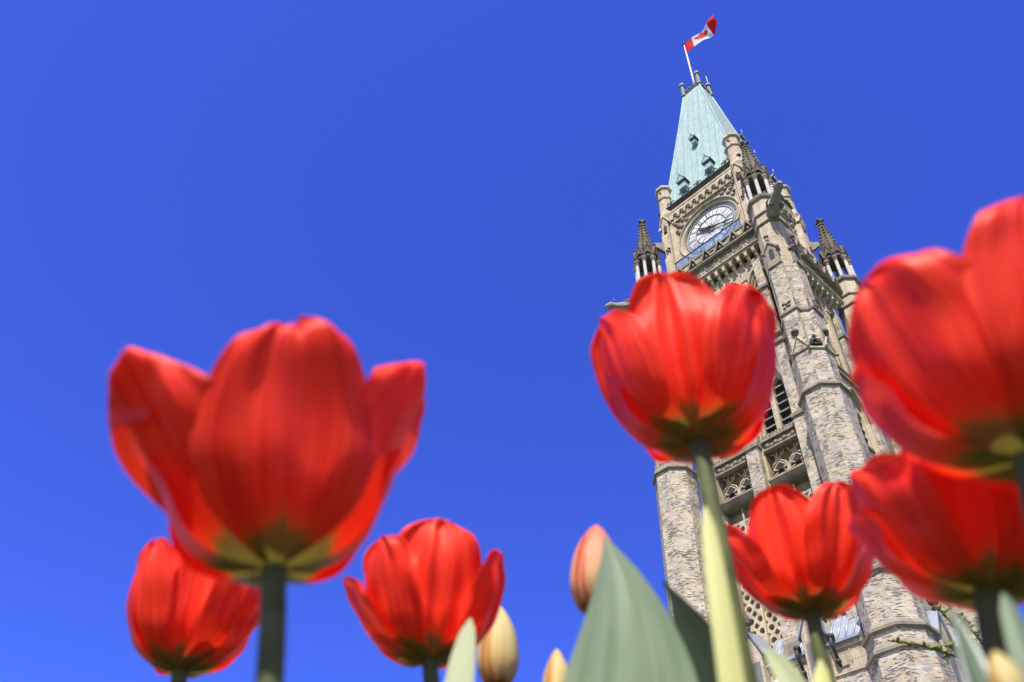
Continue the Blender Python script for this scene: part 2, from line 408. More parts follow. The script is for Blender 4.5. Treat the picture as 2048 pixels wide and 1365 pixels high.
def rubble_pier(mb, u0, u1, prof):       # prof: (z, d)
    rings = [[(u0, -4.4, z), (u0, -d, z), (u1, -d, z), (u1, -4.4, z)][::-1] for z, d in prof]
    mb.loft(rings)
mb = MB(); rubble_pier(mb, -.42, .42, [(20.2, 5.1), (27.4, 5.1), (28.0, 4.98), (32.3, 4.95)])
fp(mb, 'centre_pier', 'rubble')
mb = MB(); mb.loft([[(-.5, -4.4, z), (-.5, -d, z), (.5, -d, z), (.5, -4.4, z)][::-1] for z, d in ((32.3, 5.06), (32.5, 5.06), (33.3, 4.62))])
fp(mb, 'pier_cap', 'trim'); mb = MB()
mb.loft([[(-.46, -4.4, z), (-.46, -d, z), (.46, -d, z), (.46, -4.4, z)][::-1] for z, d in ((19.0, 5.18), (20.0, 5.18), (20.25, 5.1))])
fp(mb, 'pier_base', 'trim')
for s in (-1, 1):
    a, b = sorted((s*3.02, s*3.72)); mb = MB()
    rubble_pier(mb, a, b, [(19.5, 4.86), (33.0, 4.86), (33.3, 4.78), (39.2, 4.78)])
    fp(mb, 'side_pilaster', 'rubble')
    mb = MB(); rubble_pier(mb, a+.05, b-.05, [(40.3, 4.74), (48.0, 4.74)])
    fp(mb, 'side_pilaster', 'rubble')
    for e, d, z0, z1 in ((.05, 4.9, 39.2, 39.5), (.03, 4.86, 40.0, 40.28), (.04, 4.9, 44.6, 44.85), (.05, 4.96, 33.0, 33.25)):
        mb = MB(); mb.fbox(a-e, b+e, 4.4, d, z0, z1); fp(mb, 'pilaster_band', 'trim')

# --- bays
for s in (-1, 1):
    c = s*1.75; u0, u1 = c-1.2, c+1.2
    mb = MB()                                   # perforated stone screen
    P = .6; rows = 12
    for grp in (-1, 1):
        for k in range(2):
            cu = c+grp*(.28+.56*k)
            for j in range(rows):
                cz = 20.35+.70*j; hu, hz, r = .28, .35, .18
                ring = [(cu+r*math.cos(2*math.pi*i/8+R(22.5)), cz+r*math.sin(2*math.pi*i/8+R(22.5))) for i in range(8)]
                outer = []
                for i in range(8):
                    an = 2*math.pi*i/8+R(22.5); ca, sa = math.cos(an), math.sin(an); k2 = 1/max(abs(ca), abs(sa)); outer.append((cu+hu*ca*k2, cz+hz*sa*k2))
                for i in range(8):
                    j2 = (i+1) % 8
                    mb.quad((outer[i][0], -4.12, outer[i][1]), (outer[j2][0], -4.12, outer[j2][1]), (ring[j2][0], -4.12, ring[j2][1]), (ring[i][0], -4.12, ring[i][1]))
                    mb.quad((ring[i][0], -4.12, ring[i][1]), (ring[j2][0], -4.12, ring[j2][1]), (ring[j2][0], -3.9, ring[j2][1]), (ring[i][0], -3.9, ring[i][1]))
                for i in range(4):           # quatrefoil cusps
                    an = math.pi/2*i+math.pi/4; mb.blob((cu+.17*math.cos(an), -4.05, cz+.17*math.sin(an)), .05, 5, 3)
    mb.fbox(c-.045, c+.045, 3.9, 4.3, 20, 29.2); mb.fbox(u0, c-1.12, 3.9, 4.3, 20, 29.2); mb.fbox(c+1.12, u1, 3.9, 4.3, 20, 29.2)
    for grp in (-1, 1):                         # pointed tops of the screen strips
        cu = c+grp*.28
        for k in range(2):
            q = c+grp*(.28+.56*k); mb.poly([(q-.28, -4.12, 28.4), (q+.28, -4.12, 28.4), (q+.22, -4.12, 28.62), (q, -4.12, 28.56), (q-.22, -4.12, 28.62)])
    fp(mb, 'perforated_screen', 'ashlar')
    mb = MB(); mb.loft([[(u0, -3.7, z), (u0, -d, z), (u1, -d, z), (u1, -3.7, z)][::-1] for z, d in ((29.45, 4.55), (29.72, 4.8), (29.85, 4.8), (29.95, 4.2))])
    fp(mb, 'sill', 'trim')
    mb = MB()                                   # net tracery over dark openings
    for h in (-1, 1):
        q = c+h*.58
        mb.tube([(c+h*.05, -4.15, 29.95), (c+h*.05, -4.15, 30.75), (c+h*.2, -4.15, 31.05), (c+h*.55, -4.15, 31.3), (c+h*.62, -4.15, 31.7), (c+h*.55, -4.15, 32.0)], .06, 5)
        mb.tube([(c+h*1.1, -4.15, 30.9), (c+h*.9, -4.15, 31.15), (c+h*.62, -4.15, 31.35), (c+h*.25, -4.15, 31.55), (c+h*.05, -4.15, 32.0)], .055, 5)
        mb.tube([(c+h*1.15, -4.15, 31.95), (c+h*.8, -4.15, 31.8), (c+h*.6, -4.15, 31.35)], .05, 5)
        for x0, z0, x1, z1 in ((-.5, 30.35, -.22, 30.5), (.5, 30.35, .22, 30.5), (-.42, 30.75, -.15, 30.62), (.42, 30.75, .15, 30.62), (-.1, 31.6, -.2, 31.35), (.3, 31.75, .12, 31.6)):
            mb.tube([(q+x0, -4.13, z0), (q+x1, -4.13, z1)], [.085, .03], 5)
        mb.tube([(q-.52, -4.13, 30.4), (q-.42, -4.13, 30.8), (q, -4.13, 31.2), (q+.42, -4.13, 30.8), (q+.52, -4.13, 30.4)], .05, 5)
    mb.fbox(c-.1, c+.1, 3.9, 4.25, 29.95, 30.7)
    fp(mb, 'tracery', 'ashlar')
    mb = MB(); mb.fbox(u0+.02, u1-.02, 3.685, 3.72, 29.9, 31.0)
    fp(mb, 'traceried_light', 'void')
    mb = MB()                                   # frieze with rosettes and dentils
    mb.fbox(u0, u1, 3.7, 4.45, 32.0, 32.75); mb.fbox(u0, u1, 4.3, 4.62, 31.95, 32.08); mb.fbox(u0, u1, 3.7, 4.66, 32.62, 32.8)
    mb.loft([[(u0, -3.7, z), (u0, -d, z), (u1, -d, z), (u1, -3.7, z)][::-1] for z, d in ((32.8, 4.62), (33.25, 4.3))])
    for k in range(10):
        q = u0+.12+.24*k; mb.fbox(q-.06, q+.06, 4.3, 4.56, 32.95, 33.1)
    for k in range(4):
        q = u0+.3+.6*k; mb.blob((q, -4.5, 32.33), (.17, .1, .17), 7, 4); mb.fbox(q+.18, q+.44, 4.4, 4.53, 32.22, 32.42)
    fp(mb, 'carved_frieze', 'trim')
    mb = MB()                                   # twin louvred lights under one arch
    arch_panel(mb, u0, u1, 33.0, 39.3, [(c, 1.12, 36.4, 38.7)], 4.5, 4.2)
    arch_panel(mb, u0, u1, 33.0, 39.2, [(c-.58, .41, 36.2, 37.2), (c+.58, .41, 36.2, 37.2)], 4.2, 3.85)
    arch_mould(mb, c, 1.16, 36.4, 38.75, 4.52, .06)
    fp(mb, 'window_arch', 'ashlar')
    for h in (-1, 1):
        mb = MB(); q = c+h*.58
        for k in range(6):
            z = 33.2+.66*k; mb.hexa([(q-.43, -4.08, z), (q+.43, -4.08, z), (q+.43, -3.72, z+.30), (q-.43, -3.72, z+.30), (q-.43, -4.08, z+.12), (q+.43, -4.08, z+.12), (q+.43, -3.72, z+.42), (q-.43, -3.72, z+.42)])
        fp(mb, 'louvre_window', 'slat')

# --- belfry arcade
AC = (-3.12, -1.04, 1.04, 3.12)
mb = MB()
arch_panel(mb, -4.3, 4.3, 40.2, 48.4, [(c, .86, 45.2, 47.25) for c in AC], 4.5, 4.32)
arch_panel(mb, -4.3, 4.3, 40.2, 48.3, [(c, .74, 45.2, 47.0) for c in AC], 4.32, 4.14)
arch_panel(mb, -4.3, 4.3, 40.2, 48.2, [(c, .62, 45.2, 46.75) for c in AC], 4.14, 3.96)
arch_panel(mb, -4.3, 4.3, 40.2, 48.1, [(c, .5, 45.2, 46.5) for c in AC], 3.96, 3.7)
fp(mb, 'belfry_wall', 'ashlar')
mb = MB()
for c in AC:
    arch_mould(mb, c, .93, 45.3, 47.35, 4.53, .06)
    for s in (-1, 1):
        for a, d in ((.80, 4.36), (.68, 4.18), (.56, 4.0)): mb.tube([(c+s*a, -d, 40.3), (c+s*a, -d, 45.2)], .045, 5)
        for a, d in ((.80, 4.36), (.68, 4.18), (.56, 4.0)): pass
    for a, za, d in ((.80, 47.12, 4.36), (.68, 46.87, 4.18), (.56, 46.6, 4.0)): arch_mould(mb, c, a, 45.2, za, d, .045)
for q in (-2.08, 0, 2.08):
    mb.fbox(q-.2, q+.2, 4.4, 4.62, 40.25, 46.6); mb.loft([[(q-.24, -4.4, z), (q-.24, -d, z), (q+.24, -d, z), (q+.24, -4.4, z)][::-1] for z, d in ((46.5, 4.7), (46.7, 4.7), (46.9, 4.56))])
    mb.fbox(q-.1, q+.1, 4.4, 4.6, 46.9, 48.3)
fp(mb, 'arch_moulding', 'ashlar')
for c in AC:
    mb = MB()
    for k in range(9):
        z = 40.4+.68*k; mb.hexa([(c-.52, -3.92, z), (c+.52, -3.92, z), (c+.52, -3.5, z+.3), (c-.52, -3.5, z+.3), (c-.52, -3.92, z+.12), (c+.52, -3.92, z+.12), (c+.52, -3.5, z+.42), (c-.52, -3.5, z+.42)])
    fp(mb, 'belfry_louvre', 'slat')
for z0, z1, d in ((39.25, 39.5, 4.68), (40.0, 40.22, 4.62)):
    mb = MB(); mb.fbox(-3.0, 3.0, 4.4, d, z0, z1); fp(mb, 'string_course', 'trim')

# --- corbel table below the gallery
def corbel_arcade(mb, n, pitch, z0, z1, dW, dF, r, zc):
    arch_panel(mb, -4.35, 4.35, z0, z1, [(pitch*(k-(n-1)/2), r, zc, zc+r*1.15) for k in range(n)], dF, dW)
    mb.quad((-4.35, -dF, z0), (-4.35, -dW, z0), (4.35, -dW, z0), (4.35, -dF, z0))
mb = MB()
arch_panel(mb, -4.35, 4.35, 48.42, 49.08, [(.65*k, .23, 48.6, 48.93) for k in range(-6, 7)], 5.08, 4.5)
fp(mb, 'corbel_arcade', 'ashlar')
for k in range(-6, 6):
    q = .65*(k+.5); mb = MB()
    prof = [(4.45, 47.7), (4.6, 47.74), (4.68, 48.0), (4.86, 48.08), (4.92, 48.28), (5.08, 48.34), (5.08, 48.5), (4.45, 48.5)]
    a = [mb.vert((q-.09, -d, z)) for d, z in prof]; b = [mb.vert((q+.09, -d, z)) for d, z in prof]; n = len(prof)
    for i in range(n): mb.face([a[i], b[i], b[(i+1) % n], a[(i+1) % n]])
    mb.face(a[::-1]); mb.face(b)
    mb.tube([(q-.13, -5.04, 48.36), (q+.13, -5.04, 48.36)], .085, 6)
    fp(mb, 'corbel', 'ashlar')
mb = MB()
mb.fbox(-4.5, 4.5, 4.6, 5.12, 49.18, 50.05); mb.fbox(-4.5, 4.5, 4.55, 5.22, 49.06, 49.17)
fp(mb, 'gallery_frieze', 'ashlar')
for k in range(-3, 4):
    q = 1.25*k; mb = MB()
    mb.tube([(q+.40*math.cos(2*math.pi*i/18), -5.14, 49.62+.36*math.sin(2*math.pi*i/18)) for i in range(19)], .065, 5)
    for du, dz in ((-.14, .1), (.14, .1), (0, -.14), (.02, .2), (-.2, -.08), (.2, -.08)): mb.blob((q+du, -5.12, 49.62+dz), (.1, .08, .1), 5, 3)
    for dz in (-.2, .2): mb.blob((q+.62, -5.12, 49.62+dz), (.09, .06, .16), 5, 3)
    fp(mb, 'carved_roundel', 'trim')
mb = MB(); mb.tube([(-4.6, -5.30, 50.2), (4.6, -5.30, 50.2)], .16, 10); mb.fbox(-4.6, 4.6, 4.5, 5.28, 50.06, 50.34)
fp(mb, 'gallery_cornice', 'trim')
mb = MB(); mb.fbox(-4.4, 4.4, 5.02, 5.16, 51.5, 51.72); mb.fbox(-4.4, 4.4, 5.02, 5.1, 50.34, 50.5)
for k in range(-4, 4): mb.fbox(1.25*(k+.5)-.05, 1.25*(k+.5)+.05, 5.04, 5.12, 50.3, 51.5); mb.blob((1.25*(k+.5)+.28, -5.22, 51.4), .1, 6, 4)
fp(mb, 'parapet_rail', 'trim')
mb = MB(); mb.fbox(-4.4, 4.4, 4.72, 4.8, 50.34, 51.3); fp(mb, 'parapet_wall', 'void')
for k in range(-3, 4):
    q = 1.25*k; mb = MB()
    for s in (-1, 1):
        p0, p1 = Vector((q+s*.47, -5.36, 50.34)), Vector((q, -5.36, 51.45))
        d = (p1-p0).normalized(); nrm = Vector((d.z*s, 0, -d.x*s))
        mb.hexa([p0+Vector((0, -.12, 0))-nrm*.065, p0+Vector((0, -.12, 0))+nrm*.065, p0+Vector((0, .3, 0))+nrm*.065, p0+Vector((0, .3, 0))-nrm*.065,
                 p1+Vector((0, -.12, 0))-nrm*.065, p1+Vector((0, -.12, 0))+nrm*.065, p1+Vector((0, .3, 0))+nrm*.065, p1+Vector((0, .3, 0))-nrm*.065])
    mb.poly([(q-.34, -5.1, 50.34), (q+.34, -5.1, 50.34), (q, -5.1, 51.25)])
    mb.blob((q, -5.3, 50.7), (.11, .12, .2), 6, 4); mb.blob((q, -5.36, 51.52), .08, 6, 4)
    fp(mb, 'gablet', 'trim')
for k in range(5):
    mb = MB(); q = -3.0+1.22*k; mb.fbox(q+.02, q+1.2, 4.94, 4.96, 52.0, 52.8)
    fp(mb, 'glass_panel', 'guard')
mb = MB(); mb.fbox(-3.1, 3.16, 4.91, 4.99, 52.8, 52.88); mb.fbox(-3.1, 3.16, 4.92, 4.98, 51.9, 51.97)
for k in range(6): mb.fbox(-3.03+1.22*k, -2.98+1.22*k, 4.92, 4.97, 50.36, 52.8)
fp(mb, 'guard_rail', 'iron')

# --- clock stage
mb = MB()
CC, CRAD = 55.8, 2.45
def frame_pt(an, rr): return (rr*math.cos(an), CC+rr*math.sin(an))
# square recessed panel with a round opening
N = 64; W0, Z0, Z1 = 3.15, 50.2, 59.3
def sq(an):
    ca, sa = math.cos(an), math.sin(an)
    k = min(W0/max(1e-6, abs(ca)), (Z1-CC if sa > 0 else CC-Z0)/max(1e-6, abs(sa))); return (ca*k, CC+sa*k)
for i in range(N):
    a0, a1 = 2*math.pi*i/N, 2*math.pi*(i+1)/N
    (x0, z0), (x1, z1) = sq(a0), sq(a1); (r0, q0), (r1, q1) = frame_pt(a0, 2.95), frame_pt(a1, 2.95)
    mb.quad((x0, -3.95, z0), (x1, -3.95, z1), (r1, -3.95, q1), (r0, -3.95, q0))
    (s0, t0), (s1, t1) = frame_pt(a0, 2.62), frame_pt(a1, 2.62)
    mb.quad((r0, -3.95, q0), (r1, -3.95, q1), (s1, -3.86, t1), (s0, -3.86, t0))
    (s2, t2), (s3, t3) = frame_pt(a0, 2.52), frame_pt(a1, 2.52)
    mb.quad((s0, -3.86, t0), (s1, -3.86, t1), (s3, -3.68, t3), (s2, -3.68, t2))
mb.tube([(2.98*math.cos(2*math.pi*i/48), -3.97, CC+2.98*math.sin(2*math.pi*i/48)) for i in range(49)], .09, 6)
for s in (-1, 1):
    a, b = sorted((s*3.15, s*3.8)); mb.fbox(a, b, 3.0, 4.04, 50.2, 61.0)
    mb.fbox(*sorted((s*3.0, s*3.16)), 3.5, 4.0, 50.2, 59.3)
mb.fbox(-3.15, 3.15, 3.0, 4.06, 59.3, 61.0)
fp(mb, 'clock_wall', 'ashlar')
for sx in (-1, 1):
    mb = MB()
    for k, (a, rr) in enumerate(((45, 3.35), (33, 3.2), (57, 3.3), (45, 3.75))):
        an = R(a); mb.blob((sx*rr*math.cos(an), -3.98, CC+rr*math.sin(an)*1.0), (.24, .16, .22), 6, 4)
    for k, (x, z) in enumerate(((2.9, 57.9), (2.75, 58.7), (2.2, 58.9), (2.95, 58.95))): mb.blob((sx*x, -4.0, z), (.2, .16, .2), 6, 4)
    fp(mb, 'spandrel_carving', 'trim')
mb = MB(); mb.fbox(-3.2, 3.2, 3.9, 4.16, 59.15, 59.35); arch_panel(mb, -3.3, 3.3, 59.55, 60.5, [(.68*k, .24, 59.75, 60.15) for k in range(-4, 5)], 4.26, 4.06); mb.fbox(-3.3, 3.3, 3.9, 4.3, 60.48, 60.7)
fp(mb, 'ball_arcade', 'ashlar')
for k in range(-4, 5):
    mb = MB(); q = .68*k; mb.blob((q+.05, -4.2, 59.8), (.11, .1, .12), 7, 4); mb.fbox(q+.24, q+.44, 4.0, 4.28, 59.4, 59.62)
    fp(mb, 'carved_boss', 'trim')
dial = MB(); cen = dial.vert((0, -3.70, CC)); ids = [dial.vert((2.53*math.cos(2*math.pi*i/64), -3.70, CC+2.53*math.sin(2*math.pi*i/64))) for i in range(64)]
for i in range(64): dial.face([cen, ids[i], ids[(i+1) % 64]])
face = fp(dial, 'clock_face', 'dial')
mb = MB()
for rr, w in ((2.46, .05), (2.2, .035), (1.42, .04)): mb.tube([(rr*math.cos(2*math.pi*i/60), -3.73, CC+rr*math.sin(2*math.pi*i/60)) for i in range(61)], w, 5)
for i in range(60):
    an = 2*math.pi*i/60; mb.tube([(2.2*math.cos(an), -3.73, CC+2.2*math.sin(an)), (2.46*math.cos(an), -3.73, CC+2.46*math.sin(an))], .022, 4)
for i in range(12):
    an = 2*math.pi*i/12+R(15); mb.tube([(.1*math.cos(an), -3.73, CC+.1*math.sin(an)), (1.42*math.cos(an), -3.73, CC+1.42*math.sin(an))], .014, 4)
    a2 = an+R(30)*5; mb.tube([(1.42*math.cos(an), -3.73, CC+1.42*math.sin(an)), (1.42*math.cos(a2), -3.73, CC+1.42*math.sin(a2))], .011, 4)
    mb.tube([(1.42*math.cos(an), -3.73, CC+1.42*math.sin(an)), (2.2*math.cos(an), -3.73, CC+2.2*math.sin(an))], .018, 4)
mb.build('dial_tracery', 'tracery', face)
NUM = ['XII', 'I', 'II', 'III', 'IIII', 'V', 'VI', 'VII', 'VIII', 'IX', 'X', 'XI']
for h, tx in enumerate(NUM):
    mb = MB(); an = math.pi/2-2*math.pi*h/12; er = Vector((math.cos(an), 0, math.sin(an))); et = Vector((math.sin(an), 0, -math.cos(an)))
    wid = {'I': .13, 'V': .27, 'X': .27}; tot = sum(wid[c] for c in tx); x = -tot/2
    for c in tx:
        w = wid[c]; m = x+w/2
        def st(x0, x1, th): mb.tube([Vector((0, -3.75, CC))+er*1.48+et*x0, Vector((0, -3.75, CC))+er*2.14+et*x1], th, 4)
        if c == 'I': st(m, m, .024)
        elif c == 'V': st(m, m-.1, .026); st(m, m+.1, .018)
        else: st(m-.1, m+.1, .018); st(m+.1, m-.1, .026)
        x += w
    mb.build('numeral', 'tracery', face)
def hand(name, deg, L, w):
    an = R(90-deg); er = Vector((math.cos(an), 0, math.sin(an))); et = Vector((math.sin(an), 0, -math.cos(an))); o = Vector((0, -3.84, CC)); mb = MB()
    for prof in ([(-.45*1, w*.7), (0, w), (L*.35, w*.75), (L*.55, w*1.0), (L*.68, w*1.3), (L*.8, w*.7), (L, w*.1)],):
        a = [o+er*t-et*q for t, q in prof]; b = [o+er*t+et*q for t, q in prof]
        for i in range(len(prof)-1):
            for dy in (-.03, .03):
                D = Vector((0, dy, 0)); mb.quad(a[i]+D, b[i]+D, b[i+1]+D, a[i+1]+D)
            mb.quad(a[i]+Vector((0, -.03, 0)), a[i+1]+Vector((0, -.03, 0)), a[i+1]+Vector((0, .03, 0)), a[i]+Vector((0, .03, 0)))
            mb.quad(b[i]+Vector((0, -.03, 0)), b[i+1]+Vector((0, -.03, 0)), b[i+1]+Vector((0, .03, 0)), b[i]+Vector((0, .03, 0)))
    if name == 'hour_hand':
        for t in (.25, .5, .75, 1.0):
            for s in (-1, 1): mb.blob(o+er*t+et*s*w*.9, (.09, .03, .09), 6, 3)
    mb.tube([o+Vector((0, .02, 0)), o+Vector((0, -.1, 0))], .16, 10)
    mb.build(name, 'iron', face)
hand('hour_hand', 302, 1.42, .13); hand('minute_hand', 109, 2.25, .055)

# --- cornice, roof
mb = MB(); mb.octo(0, 0, [(60.9, 4.02), (61.15, 4.1), (61.38, 4.28)], 4)
mb.build('cornice', 'dark_trim', T)  # dark stone colour carries the soffit shade under the eave
mb = MB(); mb.octo(0, 0, [(61.38, 4.34), (61.52, 4.36), (61.56, 4.22)], 4)
mb.build('gutter', 'copper_dark', T)
roof_prof = [(61.56, 4.12), (63.0, 3.80), (66, 3.32), (72, 2.50), (78, 1.70), (83.2, 1.02)]
def roof_a(z):
    for (z0, a0), (z1, a1) in zip(roof_prof, roof_prof[1:]):
        if z0 <= z <= z1: return a0+(a1-a0)*(z-z0)/(z1-z0)
    return roof_prof[-1][1]
mb = MB(); mb.octo(0, 0, roof_prof, 4)
for k in range(4):
    ca, sa = math.cos(k*math.pi/2), math.sin(k*math.pi/2)
    def rt(u, d, z): return (u*ca+d*sa, u*sa-d*ca, z)
    for j in range(-5, 6):
        u = j*.72; pts = []
        for z in (61.6, 63, 66, 69, 72, 75, 78, 80.5, 83.1):
            if abs(u) <= roof_a(z)-.05: pts.append(rt(u, roof_a(z)+.0, z))
        mb.cur = 1
        if len(pts) > 1: mb.tube(pts, .05, 4, smooth=False)
        mb.cur = 0
    mb.tube([rt(roof_a(z), roof_a(z), z) for z in (61.6, 63, 66, 72, 78, 83.2)], .09, 5)
roof = mb.build('copper_roof', ['copper', 'copper_seam'], T)
mb = MB(); mb.octo(0, 0, [(83.2, 1.1), (83.45, 1.12), (83.5, .95)], 4)
for k in range(4):
    ca, sa = math.cos(k*math.pi/2), math.sin(k*math.pi/2)
    for j in range(-4, 5):
        u = j*.22; mb.blob((u*ca+1.05*sa, u*sa-1.05*ca, 83.75+.12*(j % 2)), (.09, .09, .26), 5, 3)
cr_ = mb.build('roof_cresting', 'copper_dark', T)
for sx in (-1, 1):
    for sy in (-1, 1):
        mb = MB(); mb.octo(sx*1.0, sy*1.0, [(83.1, .24), (85.2, .18), (85.25, .3), (85.65, .3)], 8); mb.build('roof_post', 'bronze', T)
mb = MB(); mb.tube([(1.05, 1.05, 85.6), (1.05, 1.05, 87.6)], .05, 5); mb.build('lightning_rod', 'pole', T)
mb = MB(); mb.tube([(0, 0, 83.3), (0, 0, 88), (0, 0, 95.7)], [.15, .12, .085], 8); mb.cur = 1; mb.blob((0, 0, 95.85), (.25, .25, .2), 8, 5)
mb.build('flagpole', ['pole', 'iron'], T)
def dormer(k, u, z, w, h):
    ca, sa = math.cos(k*math.pi/2), math.sin(k*math.pi/2)
    d0 = roof_a(z)-.1; d1 = roof_a(z)+.42
    def q(u_, d, z_): return (u_*ca+d*sa, u_*sa-d*ca, z_)
    mb = MB()
    mb.hexa([q(u-w, d1, z), q(u+w, d1, z), q(u+w, d0-.4, z), q(u-w, d0-.4, z), q(u-w, d1, z+h), q(u+w, d1, z+h), q(u+w, d0-.6, z+h), q(u-w, d0-.6, z+h)])
    e = w+.16; zt = z+h; dd = d1+.22
    for s in (-1, 1):
        mb.hexa([q(u+s*e, dd, zt-.02), q(u, dd, zt+h*.75), q(u, d0-1.0, zt+h*.75), q(u+s*e, d0-.8, zt-.02), q(u+s*e, dd, zt+.08), q(u, dd, zt+h*.75+.1), q(u, d0-1.0, zt+h*.75+.1), q(u+s*e, d0-.8, zt+.08)])
    mb.poly([q(u-e, dd-.05, zt), q(u+e, dd-.05, zt), q(u, dd-.05, zt+h*.7)]); mb.cur = 1
    mb.hexa([q(u-w*1.25, dd-.08, zt-.14), q(u+w*1.25, dd-.08, zt-.14), q(u+w*1.25, d0, zt-.14), q(u-w*1.25, d0, zt-.14), q(u-w*1.25, dd-.08, zt), q(u+w*1.25, dd-.08, zt), q(u+w*1.25, d0, zt), q(u-w*1.25, d0, zt)])  # slab coloured dark as the shadow line under the gable
    mb.cur = 0; mb.tube([q(u, dd, zt+h*.75), q(u, dd, zt+h*.75+.7)], .04, 4)
    mb.hexa([q(u-w*1.2, d1+.1, z-.1), q(u+w*1.2, d1+.1, z-.1), q(u+w*1.2, d0, z-.1), q(u-w*1.2, d0, z-.1), q(u-w*1.2, d1+.1, z), q(u+w*1.2, d1+.1, z), q(u+w*1.2, d0, z), q(u-w*1.2, d0, z)])
    o = mb.build('dormer', ['copper', 'copper_dark'], roof)
    mb = MB(); b = d1+.012
    mb.hexa([q(u-w*.62, b, z+.12), q(u+w*.62, b, z+.12), q(u+w*.62, b-.1, z+.12), q(u-w*.62, b-.1, z+.12), q(u-w*.62, b, z+h*.9), q(u+w*.62, b, z+h*.9), q(u+w*.62, b-.1, z+h*.9), q(u-w*.62, b-.1, z+h*.9)])
    mb.build('dormer_window', 'glass', roof)
for k in (0, 1):
    dormer(k, -1.42, 62.7, .32, 1.0); dormer(k, 1.36, 62.7, .32, 1.0); dormer(k, 0, 69.9, .19, .65)
    for u in (-2.9, 0, 2.9, -1.0, 1.7):
        ca, sa = math.cos(k*math.pi/2), math.sin(k*math.pi/2); mb = MB(); d = 4.3
        for s in (-1, 1): mb.tube([(u*ca+d*sa, u*sa-d*ca, 61.55), ((u+s*.15)*ca+d*sa, (u+s*.15)*sa-d*ca, 61.95), ((u+s*.36)*ca+d*sa, (u+s*.36)*sa-d*ca, 61.8)], .06, 5)
        mb.tube([((u)*ca+d*sa, (u)*sa-d*ca, 61.5), (u*ca+d*sa, u*sa-d*ca, 62.1)], .07, 5)
        mb.build('snow_guard', 'copper_dark', roof)

# --- corner piers of the clock stage, carried up as plain chimneys
def corner_pier():
    cx, cy = 3.75, -3.75
    mb = MB(); mb.octo(cx, cy, [(50.2, .62), (60.2, .60), (60.6, .72), (61.6, .62), (63.1, .60), (63.25, .72), (63.45, .60), (64.6, .58), (64.75, .74), (65.0, .74), (65.25, .5)])
    p = mb.build('corner_pier', 'ashlar', T)
    for ang in (0, 1):
        mb = MB()
        def q(u, d, z): return (cx+u, cy-d, z) if ang == 0 else (cx+d, cy+u, z)
        mb.hexa([q(-.34, .72, 51), q(.34, .72, 51), q(.34, .3, 51), q(-.34, .3, 51), q(-.34, .72, 59.4), q(.34, .72, 59.4), q(.34, .3, 59.4), q(-.34, .3, 59.4)])
        for s in (-1, 1):
            mb.hexa([q(s*.48, .84, 59.3), q(0, .84, 60.35), q(0, .3, 60.35), q(s*.48, .3, 59.3), q(s*.48, .84, 59.5), q(0, .84, 60.6), q(0, .3, 60.6), q(s*.48, .3, 59.5)])
        mb.poly([q(-.4, .74, 59.35), q(.4, .74, 59.35), q(0, .74, 60.3)])
        mb.build('pier_gable', 'ashlar', p)
        mb = MB(); pts = [(-.18, 57.9), (.18, 57.9), (.18, 58.9), (.1, 59.1), (0, 59.18), (-.1, 59.1), (-.18, 58.9)]
        mb.poly([q(u, .725, z) for u, z in pts]); pts = [(-.05, 64.0), (.1, 64.0), (.1, 64.35), (-.05, 64.35)]
        mb.blob(q(0, .75, 58.2), (.1, .1, .16), 6, 4)
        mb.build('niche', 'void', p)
        mb = MB()
        for du, dz in ((0, 0), (.16, .18), (-.16, .18), (.14, -.2), (-.14, -.2), (0, .36)): mb.blob(q(du, .74, 55.6+dz), (.1, .1, .11), 5, 3)
        mb.build('carved_leaf', 'dark_trim', p)
        mb = MB()
        for dz in (0, .2): mb.blob(q(.05*(-1)**int(dz*5), .6, 64.1+dz), (.13, .06, .14), 5, 3)
        mb.build('chimney_slit', 'dark_trim', p)
    return p
cp = corner_pier()

